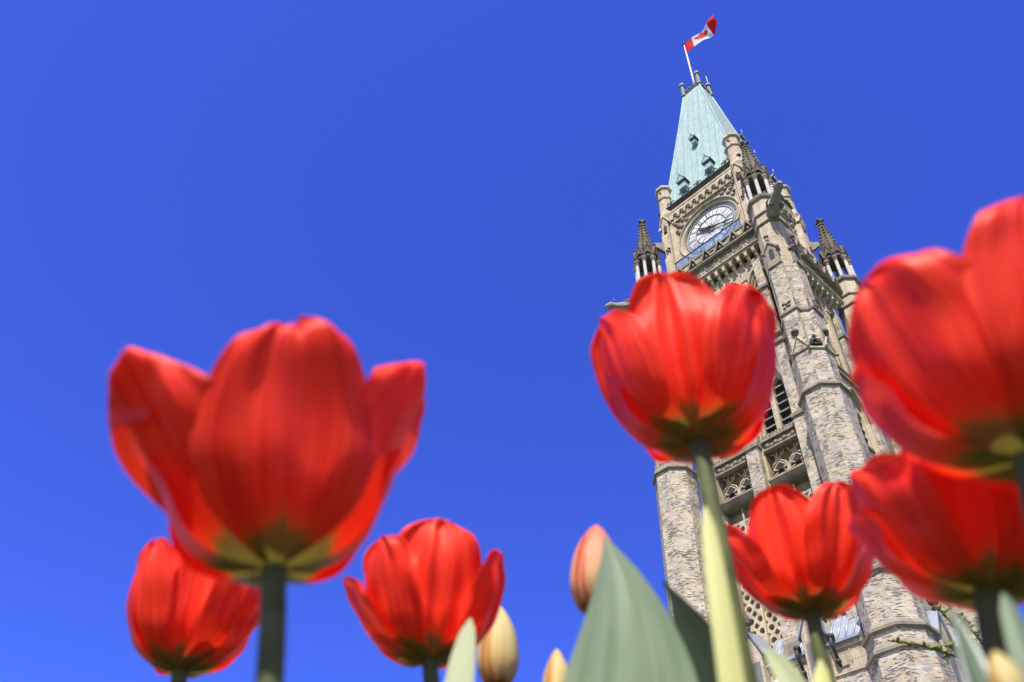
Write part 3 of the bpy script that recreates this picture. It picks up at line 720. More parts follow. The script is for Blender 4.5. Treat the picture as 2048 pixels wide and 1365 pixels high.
# --- pinnacle turrets
def turret():
    cx, cy = 5.4, -5.4
    mb = MB(); mb.octo(cx, cy, [(48.9, 1.0), (52.75, .96)])
    t = mb.build('turret', 'ashlar', T)
    mb = MB(); mb.octo(cx, cy, [(52.75, .96), (52.85, 1.12), (53.0, 1.16), (53.12, 1.16), (53.15, .6)])
    mb.build('turret_slab', 'trim', t)
    mb = MB(); mb.octo(cx, cy, [(50.9, .98), (51.0, 1.09), (51.12, 1.09), (51.3, .97)]); mb.build('turret_band', 'trim', t)
    for i in range(8):
        an = 2*math.pi*(i+.5)/8; x, y = cx+.96*math.cos(an), cy+.96*math.sin(an)
        mb = MB(); mb.octo(x, y, [(53.13, .19), (53.3, .19), (53.35, .13), (56.1, .12)], 8, None, (True, True), True)
        mb.cur = 1; mb.octo(x, y, [(56.1, .16), (56.2, .16), (56.25, .12), (56.55, .22), (56.7, .22)], 8)
        mb.build('colonnette', ['marble', 'trim'], t)
    mb = MB()
    for i in range(8):
        an = 2*math.pi*i/8; er = Vector((math.cos(an), math.sin(an), 0)); et = Vector((-math.sin(an), math.cos(an), 0)); o = Vector((cx, cy, 0)); half = .42
        def q(u, d, z): return o+er*d+et*u+Vector((0, 0, z))
        us = [-half+2*half*j/10 for j in range(11)]
        hh = lambda u: 56.68+(.55*math.sqrt(max(0, 1-(u/.30)**2)) if abs(u) < .30 else 0)
        gg = lambda u: 57.85-abs(u)/half*.95
        for a, b in zip(us, us[1:]):
            mb.quad(q(a, 1.0, hh(a)), q(b, 1.0, hh(b)), q(b, 1.0, gg(b)), q(a, 1.0, gg(a)))
            mb.quad(q(a, 1.0, hh(a)), q(a, .8, hh(a)), q(b, .8, hh(b)), q(b, 1.0, hh(b)))
        for s in (-1, 1):
            mb.hexa([q(s*.46, 1.06, 56.85), q(0, 1.06, 57.95), q(0, .7, 57.95), q(s*.46, .7, 56.85), q(s*.46, 1.06, 57.0), q(0, 1.06, 58.12), q(0, .7, 58.12), q(s*.46, .7, 57.0)])
        mb.blob(q(0, 1.02, 58.2), .1, 5, 3)
        a2 = an+math.pi/8; mb.blob((cx+1.08*math.cos(a2), cy+1.08*math.sin(a2), 57.0), (.12, .12, .22), 5, 3)
    mb.build('canopy', 'dark_trim', t)
    mb = MB(); mb.octo(cx, cy, [(56.9, .90), (57.5, .80), (60.05, .14)])
    for i in range(8):
        an = 2*math.pi*(i+.5)/8
        for j in range(11):
            z = 57.65+.225*j; rr = (.80-(.66)*(z-57.5)/2.55)*1.08+.04; mb.blob((cx+rr*math.cos(an), cy+rr*math.sin(an), z), (.105, .105, .085), 5, 3)
    mb.octo(cx, cy, [(60.05, .14), (60.12, .25), (60.3, .28), (60.45, .17), (60.62, .07)])
    for i in range(4): mb.blob((cx+.3*math.cos(i*math.pi/2), cy+.3*math.sin(i*math.pi/2), 60.28), (.14, .14, .12), 5, 3)
    mb.build('spire', 'dark_trim', t)
    mb = MB(); e = Vector((-1, 1, 0)).normalized(); n = Vector((1, 1, 0)).normalized(); o = Vector((cx, cy, 0))
    def q(u, d, z): return o+e*d+n*u+Vector((0, 0, z))
    mb.hexa([q(-.16, .8, 56.75), q(-.16, 1.9, 55.7), q(.16, 1.9, 55.7), q(.16, .8, 56.75), q(-.16, .8, 57.2), q(-.16, 1.9, 57.2), q(.16, 1.9, 57.2), q(.16, .8, 57.2)])
    mb.build('flying_strut', 'trim', t)
    return t
tu = turret()

# --- gargoyles
def gargoyle():
    e = Vector((1, -1, 0)).normalized(); n = Vector((1, 1, 0)).normalized(); o = Vector((5.4, -5.4, 49.15)); mb = MB()
    def q(d, u, z): return o+e*d+n*u+Vector((0, 0, z))
    rings = []
    for d, w, h, z in ((.85, .36, .42, -.05), (1.4, .38, .46, -.02), (2.0, .33, .40, .02), (2.5, .27, .32, .06), (2.85, .20, .25, .1), (3.05, .25, .30, .14), (3.3, .26, .30, .14), (3.5, .2, .2, .08), (3.72, .13, .13, .02)):
        rings.append([q(d, 1.25*w*math.cos(2*math.pi*k/10), z+1.2*h*math.sin(2*math.pi*k/10)) for k in range(10)])
    mb.loft(rings, (True, True), True)
    for s in (-1, 1):
        mb.tube([q(3.1, s*.2, .35), q(3.0, s*.28, .55), q(2.9, s*.3, .68)], [.09, .06, .02], 5)
        mb.tube([q(1.5, s*.34, -.1), q(1.9, s*.46, -.28), q(2.25, s*.42, -.32)], [.15, .12, .09], 6)
        mb.blob(q(3.36, s*.2, .26), .06, 5, 3)
        mb.tube([q(1.2, s*.3, .25), q(1.8, s*.5, .35), q(2.3, s*.4, .3)], [.12, .08, .02], 5)
    mb.tube([q(3.35, 0, -.12), q(3.62, 0, -.2)], [.12, .07], 6)
    return mb.build('gargoyle', 'grey_stone', T)
ga = gargoyle()

# --- corner buttresses
def buttress():
    cx, cy = 5.4, -5.4
    mb = MB(); mb.octo(cx, cy, [(0, 1.6), (17.2, 1.5), (17.45, 1.4), (18.2, 1.38), (18.45, 1.3), (21.0, 1.28), (21.2, 1.24), (32.7, 1.22), (33.1, 1.13), (36.2, 1.12)])
    b = mb.build('buttress', 'rubble', T)
    mb = MB(); mb.octo(cx, cy, [(36.2, 1.0), (43.9, .98)])
    # square projections on the two outer faces, leaving a narrow splay between
    mb.box(cx-.52, cx+.52, cy-1.22, cy-.9, 36.2, 39.5); mb.box(cx+.9, cx+1.22, cy-.52, cy+.52, 36.2, 39.5)
    mb.box(cx-.50, cx+.50, cy-1.14, cy-.9, 39.7, 44.3); mb.box(cx+.9, cx+1.14, cy-.50, cy+.50, 39.7, 44.3)
    mb.build('upper_shaft', 'rubble', b)
    mb = MB(); mb.octo(cx, cy, [(43.9, 1.0), (48.7, .98)]); mb.build('smooth_shaft', 'ashlar', b)
    mb = MB()
    for z, a, h in ((17.2, 1.5, .5), (18.2, 1.42, .45), (21.0, 1.32, .4), (32.75, 1.26, .55), (48.75, .99, .5)):
        mb = MB(); mb.octo(cx, cy, [(z-.02, a-.03), (z+.02, a+.11), (z+.16, a+.11), (z+h, a-.14)]); mb.build('string_course', 'trim', b)
    mb = MB(); mb.octo(cx, cy, [(39.35, .98), (39.45, 1.08), (39.65, 1.08), (40.1, .96)])
    mb.box(cx-.6, cx+.6, cy-1.32, cy-.9, 39.42, 39.62); mb.box(cx+.9, cx+1.32, cy-.6, cy+.6, 39.42, 39.62)
    mb.build('string_course', 'trim', b)
    for ang in (0, 1):
        def q(u, d, z): return (cx+u, cy-d, z) if ang == 0 else (cx+d, cy+u, z)
        def hx(mb, u0, u1, d0, d1, z0, z1): mb.hexa([q(u0, d1, z0), q(u1, d1, z0), q(u1, d0, z0), q(u0, d0, z0), q(u0, d1, z1), q(u1, d1, z1), q(u1, d0, z1), q(u0, d0, z1)])
        mb = MB(); hx(mb, -.44, .44, .8, 1.2, 44.3, 46.1)           # niche aedicule
        mb.poly([q(-.44, 1.2, 46.1), q(.44, 1.2, 46.1), q(0, 1.2, 47.0)])
        for s in (-1, 1):
            mb.hexa([q(s*.56, 1.3, 45.9), q(0, 1.3, 46.95), q(0, .9, 46.95), q(s*.56, .9, 45.9), q(s*.56, 1.3, 46.1), q(0, 1.3, 47.2), q(0, .9, 47.2), q(s*.56, .9, 46.1)])
            mb.blob(q(s*.55, 1.28, 45.9), .15, 6, 4)
        mb.blob(q(0, 1.26, 47.3), (.12, .12, .16), 6, 4); mb.blob(q(0, 1.26, 47.55), (.2, .2, .12), 6, 4)
        hx(mb, -.5, .5, .8, 1.24, 44.15, 44.32)
        mb.build('buttress_gable', 'trim', b)
        mb = MB(); pts = [(-.17, 44.9), (.17, 44.9), (.17, 45.9), (.1, 46.15), (0, 46.25), (-.1, 46.15), (-.17, 45.9)]
        mb.poly([q(u, 1.204, z) for u, z in pts]); mb.build('niche', 'void', b)
        mb = MB()                                                    # tall gable lower down
        for s in (-1, 1):
            mb.hexa([q(s*.56, 1.3, 36.1), q(0, 1.3, 37.8), q(0, .9, 37.8), q(s*.56, .9, 36.1), q(s*.56, 1.3, 36.32), q(0, 1.3, 38.05), q(0, .9, 38.05), q(s*.56, .9, 36.32)])
            mb.blob(q(s*.56, 1.3, 36.15), .13, 6, 4)
        mb.build('buttress_gable', 'ashlar', b)
        mb = MB(); mb.blob(q(0, 1.3, 38.35), (.2, .2, .2), 7, 4); mb.tube([q(0, 1.3, 37.9), q(0, 1.3, 38.3)], .08, 6)
        for s in (-1, 1): mb.blob(q(s*.16, 1.3, 38.3), .12, 5, 3)
        mb.build('finial', 'dark_trim', b)
        mb = MB(); hx(mb, -.5, .5, 1.0, 1.245, 39.7, 40.5); mb.build('carved_panel', 'ashlar', b)
        mb = MB()
        for du, dz in ((-.18, .1), (.15, .15), (0, .4), (.22, .45), (-.2, .5), (.05, .2)): mb.blob(q(du, 1.25, 39.78+dz), (.13, .07, .13), 5, 3)
        mb.build('carved_leaf', 'dark_trim', b)
    e = Vector((1, -1, 0)).normalized(); n = Vector((1, 1, 0)).normalized(); o = Vector((cx, cy, 0)); mb = MB()
    def g(u, d, z): return o+e*d+n*u+Vector((0, 0, z))
    mb.hexa([g(-.5, 1.22, 36.05), g(-.5, .8, 36.05), g(.5, .8, 36.05), g(.5, 1.22, 36.05), g(-.5, 1.22, 36.25), g(-.5, .8, 36.25), g(.5, .8, 36.25), g(.5, 1.22, 36.25)])
    mb.hexa([g(-.44, 1.14, 36.25), g(-.44, .8, 36.25), g(.44, .8, 36.25), g(.44, 1.14, 36.25), g(-.44, .96, 37.6), g(-.44, .8, 37.6), g(.44, .8, 37.6), g(.44, .96, 37.6)])
    mb.build('weathered_ledge', 'ashlar', b)
    mb = MB()
    for u, z, r_ in ((-.2, 36.5, .16), (.2, 36.5, .16), (-.2, 36.8, .15), (.2, 36.8, .15), (0, 36.45, .14), (0, 37.0, .15), (-.22, 37.05, .1), (.22, 37.05, .1), (0, 37.45, .14), (0, 37.25, .1), (-.32, 36.6, .1), (.32, 36.6, .1)): mb.blob(g(u, 1.2, z), r_, 5, 3)
    mb.build('carved_crest', 'iron', b)
    return b
bu = buttress()

# --- porch stage: rubble wall, lead lean-to roofs and gabled hoods
mb = MB(); mb.fbox(-3.75, 3.75, 4.4, 5.5, 0, 17.6); fp(mb, 'porch_wall', 'rubble')
mb = MB(); mb.fbox(-3.75, 3.75, 4.4, 5.52, 17.6, 18.85)
for u in (-.9, .1, 2.7): mb.fbox(u-.16, u+.16, 5.5, 5.6, 17.9, 18.02); mb.fbox(u+.3, u+.36, 5.5, 5.56, 18.0, 18.6)
mb.fbox(-3.75, 3.75, 4.4, 5.62, 18.72, 18.95); mb.fbox(-3.75, 3.75, 5.4, 5.58, 17.55, 17.7)
fp(mb, 'porch_parapet', 'ashlar')
mb = MB(); mb.fbox(-3.75, 3.75, 5.45, 5.75, 18.95, 19.08)
for a, b in ((-3.75, -2.3), (-1.2, -.47), (.47, 1.0), (2.1, 3.75)):
    mb.hexa([(a, -5.7, 19.0), (b, -5.7, 19.0), (b, -4.45, 19.0), (a, -4.45, 19.0), (a, -5.62, 19.1), (b, -5.62, 19.1), (b, -4.55, 20.7), (a, -4.55, 20.7)])
    k = 0
    while a+.1+k*.42 < b: mb.tube([(a+.1+k*.42, -5.62, 19.12), (a+.1+k*.42, -4.55, 20.73)], .045, 5); k += 1
fp(mb, 'lead_roof', 'lead')
for c in (-1.75, 1.55):
    mb = MB(); mb.fbox(c-.5, c+.5, 4.4, 6.0, 16.5, 19.75); mb.poly([(c-.5, -6.0, 19.75), (c+.5, -6.0, 19.75), (c, -6.0, 20.75)])
    h = fp(mb, 'gabled_hood', 'ashlar')
    mb = MB()
    for s in (-1, 1):
        mb.hexa([(c+s*.66, -6.12, 19.5), (c, -6.12, 20.8), (c, -4.45, 20.8), (c+s*.66, -4.45, 19.5), (c+s*.66, -6.12, 19.66), (c, -6.12, 21.0), (c, -4.45, 21.0), (c+s*.66, -4.45, 19.66)])
    mb.build('hood_roof', 'lead', h)
    mb = MB(); mb.octo(c, -6.05, [(20.8, .1), (21.0, .16), (21.1, .12), (21.25, .24), (21.5, .24), (21.6, .16), (21.95, .04)], 8); mb.build('finial', 'dark_trim', h)
    mb = MB(); mb.fbox(c-.36, c+.36, 5.95, 6.004, 16.6, 19.25); mb.build('hood_niche', 'slat', h)
for u in (-2.75, -.75, .62, 2.45):
    mb = MB(); mb.tube([(u, -5.7, 19.2), (u, -5.95, 19.1), (u+.05, -6.0, 18.7), (u, -5.75, 18.4), (u, -5.6, 17.9)], [.14, .1, .08, .08, .08], 6); mb.blob((u, -5.85, 19.25), (.2, .2, .18), 6, 4); mb.blob((u, -5.7, 18.1), .15, 6, 4)
    fp(mb, 'rainwater_spout', 'iron')
mb = MB(); mb.tube([(-.9, -5.65, 18.55), (-.2, -5.95, 18.6)], .05, 5); mb.blob((-.1, -5.98, 18.65), (.2, .16, .16), 7, 4); fp(mb, 'floodlight', 'iron')

def remap(root, table, skip=()):
    for o in [root]+[k for k in bpy.data.objects if k.parent is root]:
        if any(o.name.startswith(q) for q in skip): continue
        for v in o.data.vertices:
            z = v.co.z
            for (a0, b0), (a1, b1) in zip(table, table[1:]):
                if a0 <= z <= a1: v.co.z = b0+(b1-b0)*(z-a0)/(a1-a0); break
remap(bu, [(0, 0), (30, 30), (32.75, 32.6), (36.05, 35.6), (38.05, 36.95), (38.6, 37.5), (39.42, 39.05), (44.2, 43.75), (47.3, 46.35), (48.75, 48.5), (50, 49.3)])
remap(tu, [(48, 47.8), (48.9, 48.6), (50.9, 49.5), (51.3, 49.85), (52.75, 51.3), (53.15, 51.68), (56.1, 53.8), (56.7, 54.3), (57.85, 55.85), (58.3, 56.3), (60.05, 60.0), (60.7, 60.8)], ('flying_strut',))
# --- turn the front onto the right side, corners onto the other corners
for o in list(front): copy_part(o, math.pi/2, T)
for o in (bu,):
    for k in (1, 2, 3): copy_part(o, k*math.pi/2, T)
for o in (tu, cp):
    for k in (1, 2, 3): copy_part(o, k*math.pi/2, T)
for k in (1, 3): copy_part(ga, k*math.pi/2, T)

# ------------------------------------------------------------------ flag
LEAFPTS = [(0, 1.0), (.16, .68), (.34, .78), (.26, .34), (.50, .58), (.56, .44), (.82, .50), (.72, .24), (.84, .16), (.42, -.18), (.48, -.34), (.06, -.28), (.06, -.66)]
LEAFPTS = LEAFPTS+[(-x, y) for x, y in LEAFPTS[::-1]]
def inleaf(x, y):
    c = False; n = len(LEAFPTS)
    for i in range(n):
        (x0, y0), (x1, y1) = LEAFPTS[i], LEAFPTS[(i+1) % n]
        if (y0 > y) != (y1 > y) and x < (x1-x0)*(y-y0)/(y1-y0)+x0: c = not c
    return c
mb = MB(); FL, FH = 4.8, 2.0
def flagp(a, b):
    x = a*FL; z = (b-.5)*FH
    wv = math.sin(a*6.4+b*1.3)*.40*a**.6+.14*math.sin(a*15+b*3)*a
    drop = -.75*math.sin(a*math.pi)*.5+.75*a*a
    sq = 1-.22*a
    return (.1+x*.93, -wv-.12-.42*min(1, a*3.5)*(b-.5)-.16*a*math.sin(b*4.5+a*6), 94.35+z*sq+drop), (a, b)
NU, NV = 88, 44
mb.grid(flagp, NU, NV)
for j in range(NV):
    for i in range(NU):
        u, v = (i+.5)/NU, (j+.5)/NV
        if .25 <= u <= .75: mb.mi[j*NU+i] = 0 if inleaf((u-.5)*FL/1.12, (v-.5-.02)*FH/1.0-.1) else 1
fl = mb.build('flag', ['flag_red', 'flag_white'])
tag(fl, 'red and white maple leaf flag flying from the mast on the tower', 'flag')

# ------------------------------------------------------------------ tulips
def bez(ps, t):
    ps = [Vector(p) for p in ps]
    while len(ps) > 1: ps = [a.lerp(b, t) for a, b in zip(ps, ps[1:])]
    return ps[0]
def interp(tab, v):
    for (v0, *a), (v1, *b) in zip(tab, tab[1:]):
        if v <= v1:
            t = 0 if v1 == v0 else max(0, (v-v0)/(v1-v0)); t2 = t
            return [x+(y-x)*t2 for x, y in zip(a, b)]
    return list(tab[-1][1:])
def smooth_tab(tab, n=24):       # Catmull-Rom through the table
    out = []
    for i in range(n+1):
        v = i/n
        k = max(0, min(len(tab)-2, next((j for j in range(len(tab)-1) if v <= tab[j+1][0]), len(tab)-2)))
        p0, p1, p2, p3 = tab[max(0, k-1)], tab[k], tab[k+1], tab[min(len(tab)-1, k+2)]
        t = (v-p1[0])/(p2[0]-p1[0])
        out.append(tuple([v]+[.5*((2*b)+(c-a)*t+(2*a-5*b+4*c-d)*t*t+(3*b-a-3*c+d)*t**3) for a, b, c, d in zip(p0[1:], p1[1:], p2[1:], p3[1:])]))
    return out
CUP = [(0, .05, .0), (.08, .17, .03), (.18, .34, .12), (.32, .47, .29), (.55, .555, .58), (.78, .57, .84), (.92, .555, .98), (1, .535, 1.04)]
WID = [(0, .07), (.08, .21), (.2, .345), (.38, .45), (.55, .485), (.7, .46), (.81, .40), (.89, .315), (.95, .21), (.985, .10), (1, .01)]
WIDT = smooth_tab(WID, 30)
CUP_OPEN = [(0, .05, 0), (.08, .19, .035), (.18, .31, .12), (.32, .40, .27), (.55, .48, .55), (.78, .53, .82), (.92, .535, .97), (1, .52, 1.03)]
def petal(parent, mat, axis_m, az, S, flare=0, rs=1.0, hs=1.0, ws=1.0, curl=0, seed=0, crease=.03, ruffle=.032, cupk=1.0, skew=0, notch=0, bl=0, rib=.02, cup=None, tuck=0, tipk=0, droop=0, narrow=0):
    """az: degrees round the axis; flare opens the top outward; curl bends the tip."""
    tab = smooth_tab(cup or CUP, 24); mb = MB(); a0 = R(az)
    er0 = Vector((math.cos(a0), math.sin(a0), 0)); et0 = Vector((-math.sin(a0), math.cos(a0), 0))
    def fn(i, j):
        s = -1+2*i; v = j
        r, z = interp(tab, v); w = interp(WIDT, v)[0]*ws*(1-tipk*max(0, v-.45)*(1 if v < .9 else max(0, (1-v)*10)))
        fo = flare*max(0, v-.12)**1.35
        r = r*rs+fo; z = z*hs-abs(flare)*.25*max(0, v-.3)**2
        if v > .8: r += curl*((v-.8)/.2)**2*.16; z -= abs(curl)*((v-.8)/.2)**2*.05
        x = s*w*(1-narrow*(1 if s*az < 0 else 0)); Rc = (.50+.35*max(0, v-.5))/cupk
        inward = (x*x)/(2*Rc)*(1 if v > .1 else v/.1)
        cr = -crease*math.exp(-(s/.13)**2)*min(1, v*3)*(1-.4*v)+rib*math.cos(s*7.5+seed)*math.sin(math.pi*min(1, v*1.05))+.5*rib*math.cos(s*15+2*seed)*v
        nz = ruffle*noise.noise(Vector((s*2.1, v*2.6, seed*7.3)))*2*min(1, v*2.5)+ruffle*.6*noise.noise(Vector((s*5, v*1.5, seed*3.1+40)))*min(1, v*2)
        ed = ruffle*1.0*math.sin(v*17+seed)*abs(s)**3*v
        zz = z+ruffle*2.3*noise.noise(Vector((s*3.2, 0, seed*11.7)))*max(0, v-.75)*3 - notch*max(0, 1-abs(s)*4)*max(0, v-.9)
        rad = r-inward+cr+nz+ed-tuck*max(0, s*(-1 if az > 0 else 1))**1.2*min(1, (v*1.25)**2)
        zz -= .75*droop*max(0, s*(-1 if az > 0 else 1))**1.6*v**2+1.1*droop*max(0, s*(1 if az > 0 else -1))**1.6*v**2
        p = er0*rad+et0*(x+skew*v*v)+Vector((0, 0, zz))
        return axis_m @ (p*S), (s, v+bl*(1-v))
    mb.grid(fn, 26, 34)
    return mb.build('petal', mat, parent)

def stem_to_ground(parent, top, px2, py2, rad, mat='stem', axis=None):
    d = ray(px2, py2); h = Vector((d.x, d.y)); q = Vector((top.x-CAM.x, top.y-CAM.y)); w = q.dot(h)/h.dot(h)
    p2 = CAM+d*w
    k = (p2-top); n = k/max(1e-4, abs(k.z)) if k.z < -1e-4 else Vector((0, 0, -1))
    g = Vector((p2.x+n.x*p2.z*.45, p2.y+n.y*p2.z*.45, 0.02))
    ps = [top+(axis*.004 if axis else Vector((0, 0, .004)))]
    for i in range(1, 13):
        t = i/12
        ps.append(bez([top, top.lerp(p2, .6), p2, p2.lerp(g, .5)+Vector((n.x, n.y, 0))*.02, g], t))
    return ps, g

def tulip_root(label, g, group='red tulips in bloom'):
    e = empty('red_tulip', g); tag(e, label, 'tulip', group); return e

def tulip(label, px, py, w, width, pet, stem2, lean=(0, 0), rad=.0042, S=None):
    top = at(px, py, w)
    H = width*w/F_PX/1.16 if S is None else S
    toc = Vector((CAM.x-top.x, CAM.y-top.y, 0)).normalized(); base_az = math.degrees(math.atan2(toc.y, toc.x))
    side = Vector((-toc.y, toc.x, 0))       # to the left as the camera sees it is -side... (right-hand = side)
    up = (Vector((0, 0, 1))+side*lean[0]+toc*lean[1]).normalized()
    X = side.cross(up).normalized()*-1 if False else (up.cross(side)).normalized()
    X = (toc-up*toc.dot(up)).normalized(); Y = up.cross(X)
    am = Matrix(((X.x, Y.x, up.x), (X.y, Y.y, up.y), (X.z, Y.z, up.z)))
    ps, g = stem_to_ground(None, top, *stem2, rad, axis=up)
    root = tulip_root(label, g); bpy.context.view_layer.update()
    mb = MB(); n = len(ps); mb.tube([p-g for p in ps], [rad*(1.12 if i == 0 else 1.0+.25*i/n) for i in range(n)], 12)
    mb.build('stem', 'stem', root)
    off = top-g
    for k, kw in enumerate(pet):
        kw = dict(kw); az = kw.pop('az'); kw.setdefault('seed', hash((px, k)) % 97)
        o = petal(root, 'petal', am, az, H, **kw); o.location = off
    return root, g

def leaf_obj(parent, g, mat, pts, wid, normal_hint, fold=.25, twist=0, n=28, label=None, wave=.0):
    """pts: world control points base->tip, wid: list of (v, halfwidth m)."""
    wt = smooth_tab(wid, 30); mb = MB(); N = Vector(normal_hint).normalized()
    def fn(i, j):
        s = -1+2*i; p = bez(pts, j); t = (bez(pts, min(1, j+.01))-bez(pts, max(0, j-.01))).normalized()
        e = t.cross(N).normalized(); nn = e.cross(t).normalized()
        an = twist*j; e2 = e*math.cos(an)+nn*math.sin(an); n2 = nn*math.cos(an)-e*math.sin(an)
        w = max(0, interp(wt, j)[0])
        return p+e2*(s*w)+n2*(fold*w*abs(s)**1.15+wave*w*math.sin(j*9+s*2))-g, (s, j)
    mb.grid(fn, 12, n)
    o = mb.build('leaf', mat, parent)
    if label: o['label'] = label
    return o

DEF6 = lambda **k: [dict(az=a, **k) for a in (0, 60, -60, 120, -120, 180)]
# big tulip at left
big, g_big = tulip('largest open red tulip, left of the tower, overlapping a smaller one behind it', 547, 1136, .225, 600, [
    dict(az=-2, flare=.10, rs=1.14, hs=.97, ws=.90, seed=1, crease=.02, cupk=1.0, curl=-.4, bl=.05, cup=CUP_OPEN, tipk=.62, rib=.012),
    dict(az=66, flare=.44, rs=.94, hs=1.20, ws=.94, seed=2, curl=-1.6, cupk=1.25, cup=CUP_OPEN, tuck=.14, tipk=.0, rib=.012, droop=.26, narrow=.30), dict(az=-64, flare=.58, rs=.94, hs=1.02, ws=.98, seed=3, curl=-1.9, cupk=1.25, cup=CUP_OPEN, tuck=.16, tipk=.0, rib=.012, droop=.30, narrow=.30),
    dict(az=126, flare=.14, rs=1.04, hs=.84, ws=1.0, seed=4, curl=-.6, cup=CUP_OPEN, ruffle=.015), dict(az=-128, flare=.12, rs=1.0, hs=.70, ws=1.0, seed=5, curl=-.6, cup=CUP_OPEN, ruffle=.015),
    dict(az=180, flare=.12, rs=1.1, hs=.80, ws=1.0, seed=6, cup=CUP_OPEN)], (549, 1365), rad=.0033, S=.059, lean=(-.19, 0))
ctr, g_ctr = tulip('red tulip standing directly in front of the tower below the clock', 1398, 886, .345, 345, [
    dict(az=-8, flare=.06, rs=.86, hs=1.18, ws=.86, seed=11, crease=.06, cupk=.95, tipk=.35), dict(az=52, flare=.14, rs=1.04, hs=.97, ws=.78, seed=12, crease=.05, cupk=1.05, tipk=.35),
    dict(az=-64, flare=.14, rs=1.02, hs=1.0, ws=.86, seed=18, crease=.07, cupk=1.05, curl=-.2, tipk=.25), dict(az=104, flare=.08, rs=.98, hs=.90, ws=.9, seed=14, cupk=1.2),
    dict(az=-122, flare=.06, rs=1.0, hs=.88, seed=15, cupk=1.1), dict(az=172, flare=.03, rs=1.06, hs=.94, seed=16)], (1426, 1020), rad=.0036, S=.061)
sml, g_sml = tulip('small red tulip half hidden behind the largest tulip, at far left', 358, 1342, .41, 275, [
    dict(az=46, flare=.14, rs=1.08, hs=.93, ws=.80, seed=21, crease=.05, cupk=1.0), dict(az=-8, flare=.05, rs=.88, hs=1.08, ws=.86, seed=22, crease=.08, cupk=1.0, notch=.06),
    dict(az=96, flare=.18, rs=1.0, hs=.88, seed=23, cupk=1.1), dict(az=-62, flare=.06, rs=1.06, hs=1.06, ws=.74, seed=24, cupk=1.05), dict(az=155, flare=.08, seed=25, hs=.9), dict(az=-125, flare=.06, seed=26, hs=.93)], (360, 1365), rad=.0036, S=.0535, lean=(-.07, 0))
mid, g_mid = tulip('red tulip with a yellow bud close behind its right side', 858, 1324, .39, 300, [
    dict(az=-48, flare=.10, rs=1.07, hs=.95, ws=.74, seed=31, crease=.04, cupk=1.05), dict(az=4, flare=.04, rs=.88, hs=1.13, ws=.92, seed=32, crease=.10, cupk=.95, notch=.12),
    dict(az=66, flare=.16, rs=1.05, hs=.93, ws=.66, seed=33, cupk=1.0), dict(az=-94, flare=.30, rs=1.03, hs=.76, ws=.82, seed=37, curl=.1), dict(az=112, flare=.12, seed=35, hs=.85), dict(az=-160, flare=.06, seed=36, hs=.93)], (866, 1365), rad=.0036, S=.0525, lean=(-.07, 0))
rsm, g_rsm = tulip('red tulip low in front of the tower base, just left of the two blurred ones', 1624, 1226, .40, 290, [
    dict(az=-72, flare=.34, rs=1.02, hs=.86, ws=.82, seed=41, crease=.04, cupk=1.0, curl=0, tipk=.2), dict(az=-16, flare=.06, rs=.88, hs=1.09, ws=.90, seed=42, crease=.08, cupk=.95, notch=.05, tipk=.3),
    dict(az=44, flare=.20, rs=1.05, hs=1.05, ws=.76, seed=43, crease=.05, cupk=1.0, tipk=.35), dict(az=-125, flare=.14, hs=.8, seed=44), dict(az=100, flare=.24, rs=1.03, hs=.80, seed=45), dict(az=170, flare=.06, hs=.9, seed=46)], (1652, 1365), rad=.0036, S=.050, lean=(.04, 0))
upr, g_upr = tulip('big blurred red tulip cut off by the right edge, the upper of two', 2060, 914, .215, 620, [
    dict(az=46, flare=.10, rs=1.08, hs=1.14, ws=.84, seed=51), dict(az=-40, flare=.20, rs=.92, hs=1.03, ws=1.04, seed=52, cupk=1.0, curl=-.3), dict(az=85, flare=.2, seed=53),
    dict(az=-104, flare=.22, rs=1.03, hs=.80, seed=54, curl=-.6), dict(az=140, flare=.15, seed=55, hs=.85), dict(az=-165, flare=.10, hs=.82, seed=56)], (2088, 1112), rad=.0036, S=.054, lean=(.08, 0))
lwr, g_lwr = tulip('big blurred red tulip at the right edge, directly under the upper one', 1986, 1190, .26, 470, [
    dict(az=12, flare=.04, rs=1.04, hs=.85, ws=.92, seed=61), dict(az=-60, flare=.20, rs=.94, hs=.78, ws=1.0, seed=62, cupk=.9), dict(az=70, flare=.12, seed=63, hs=.8),
    dict(az=-112, flare=.20, hs=.68, rs=1.03, seed=64), dict(az=118, flare=.2, seed=65, hs=.75), dict(az=180, flare=.1, hs=.75, seed=66)], (2014, 1365), rad=.0056, S=.053, lean=(.12, 0))

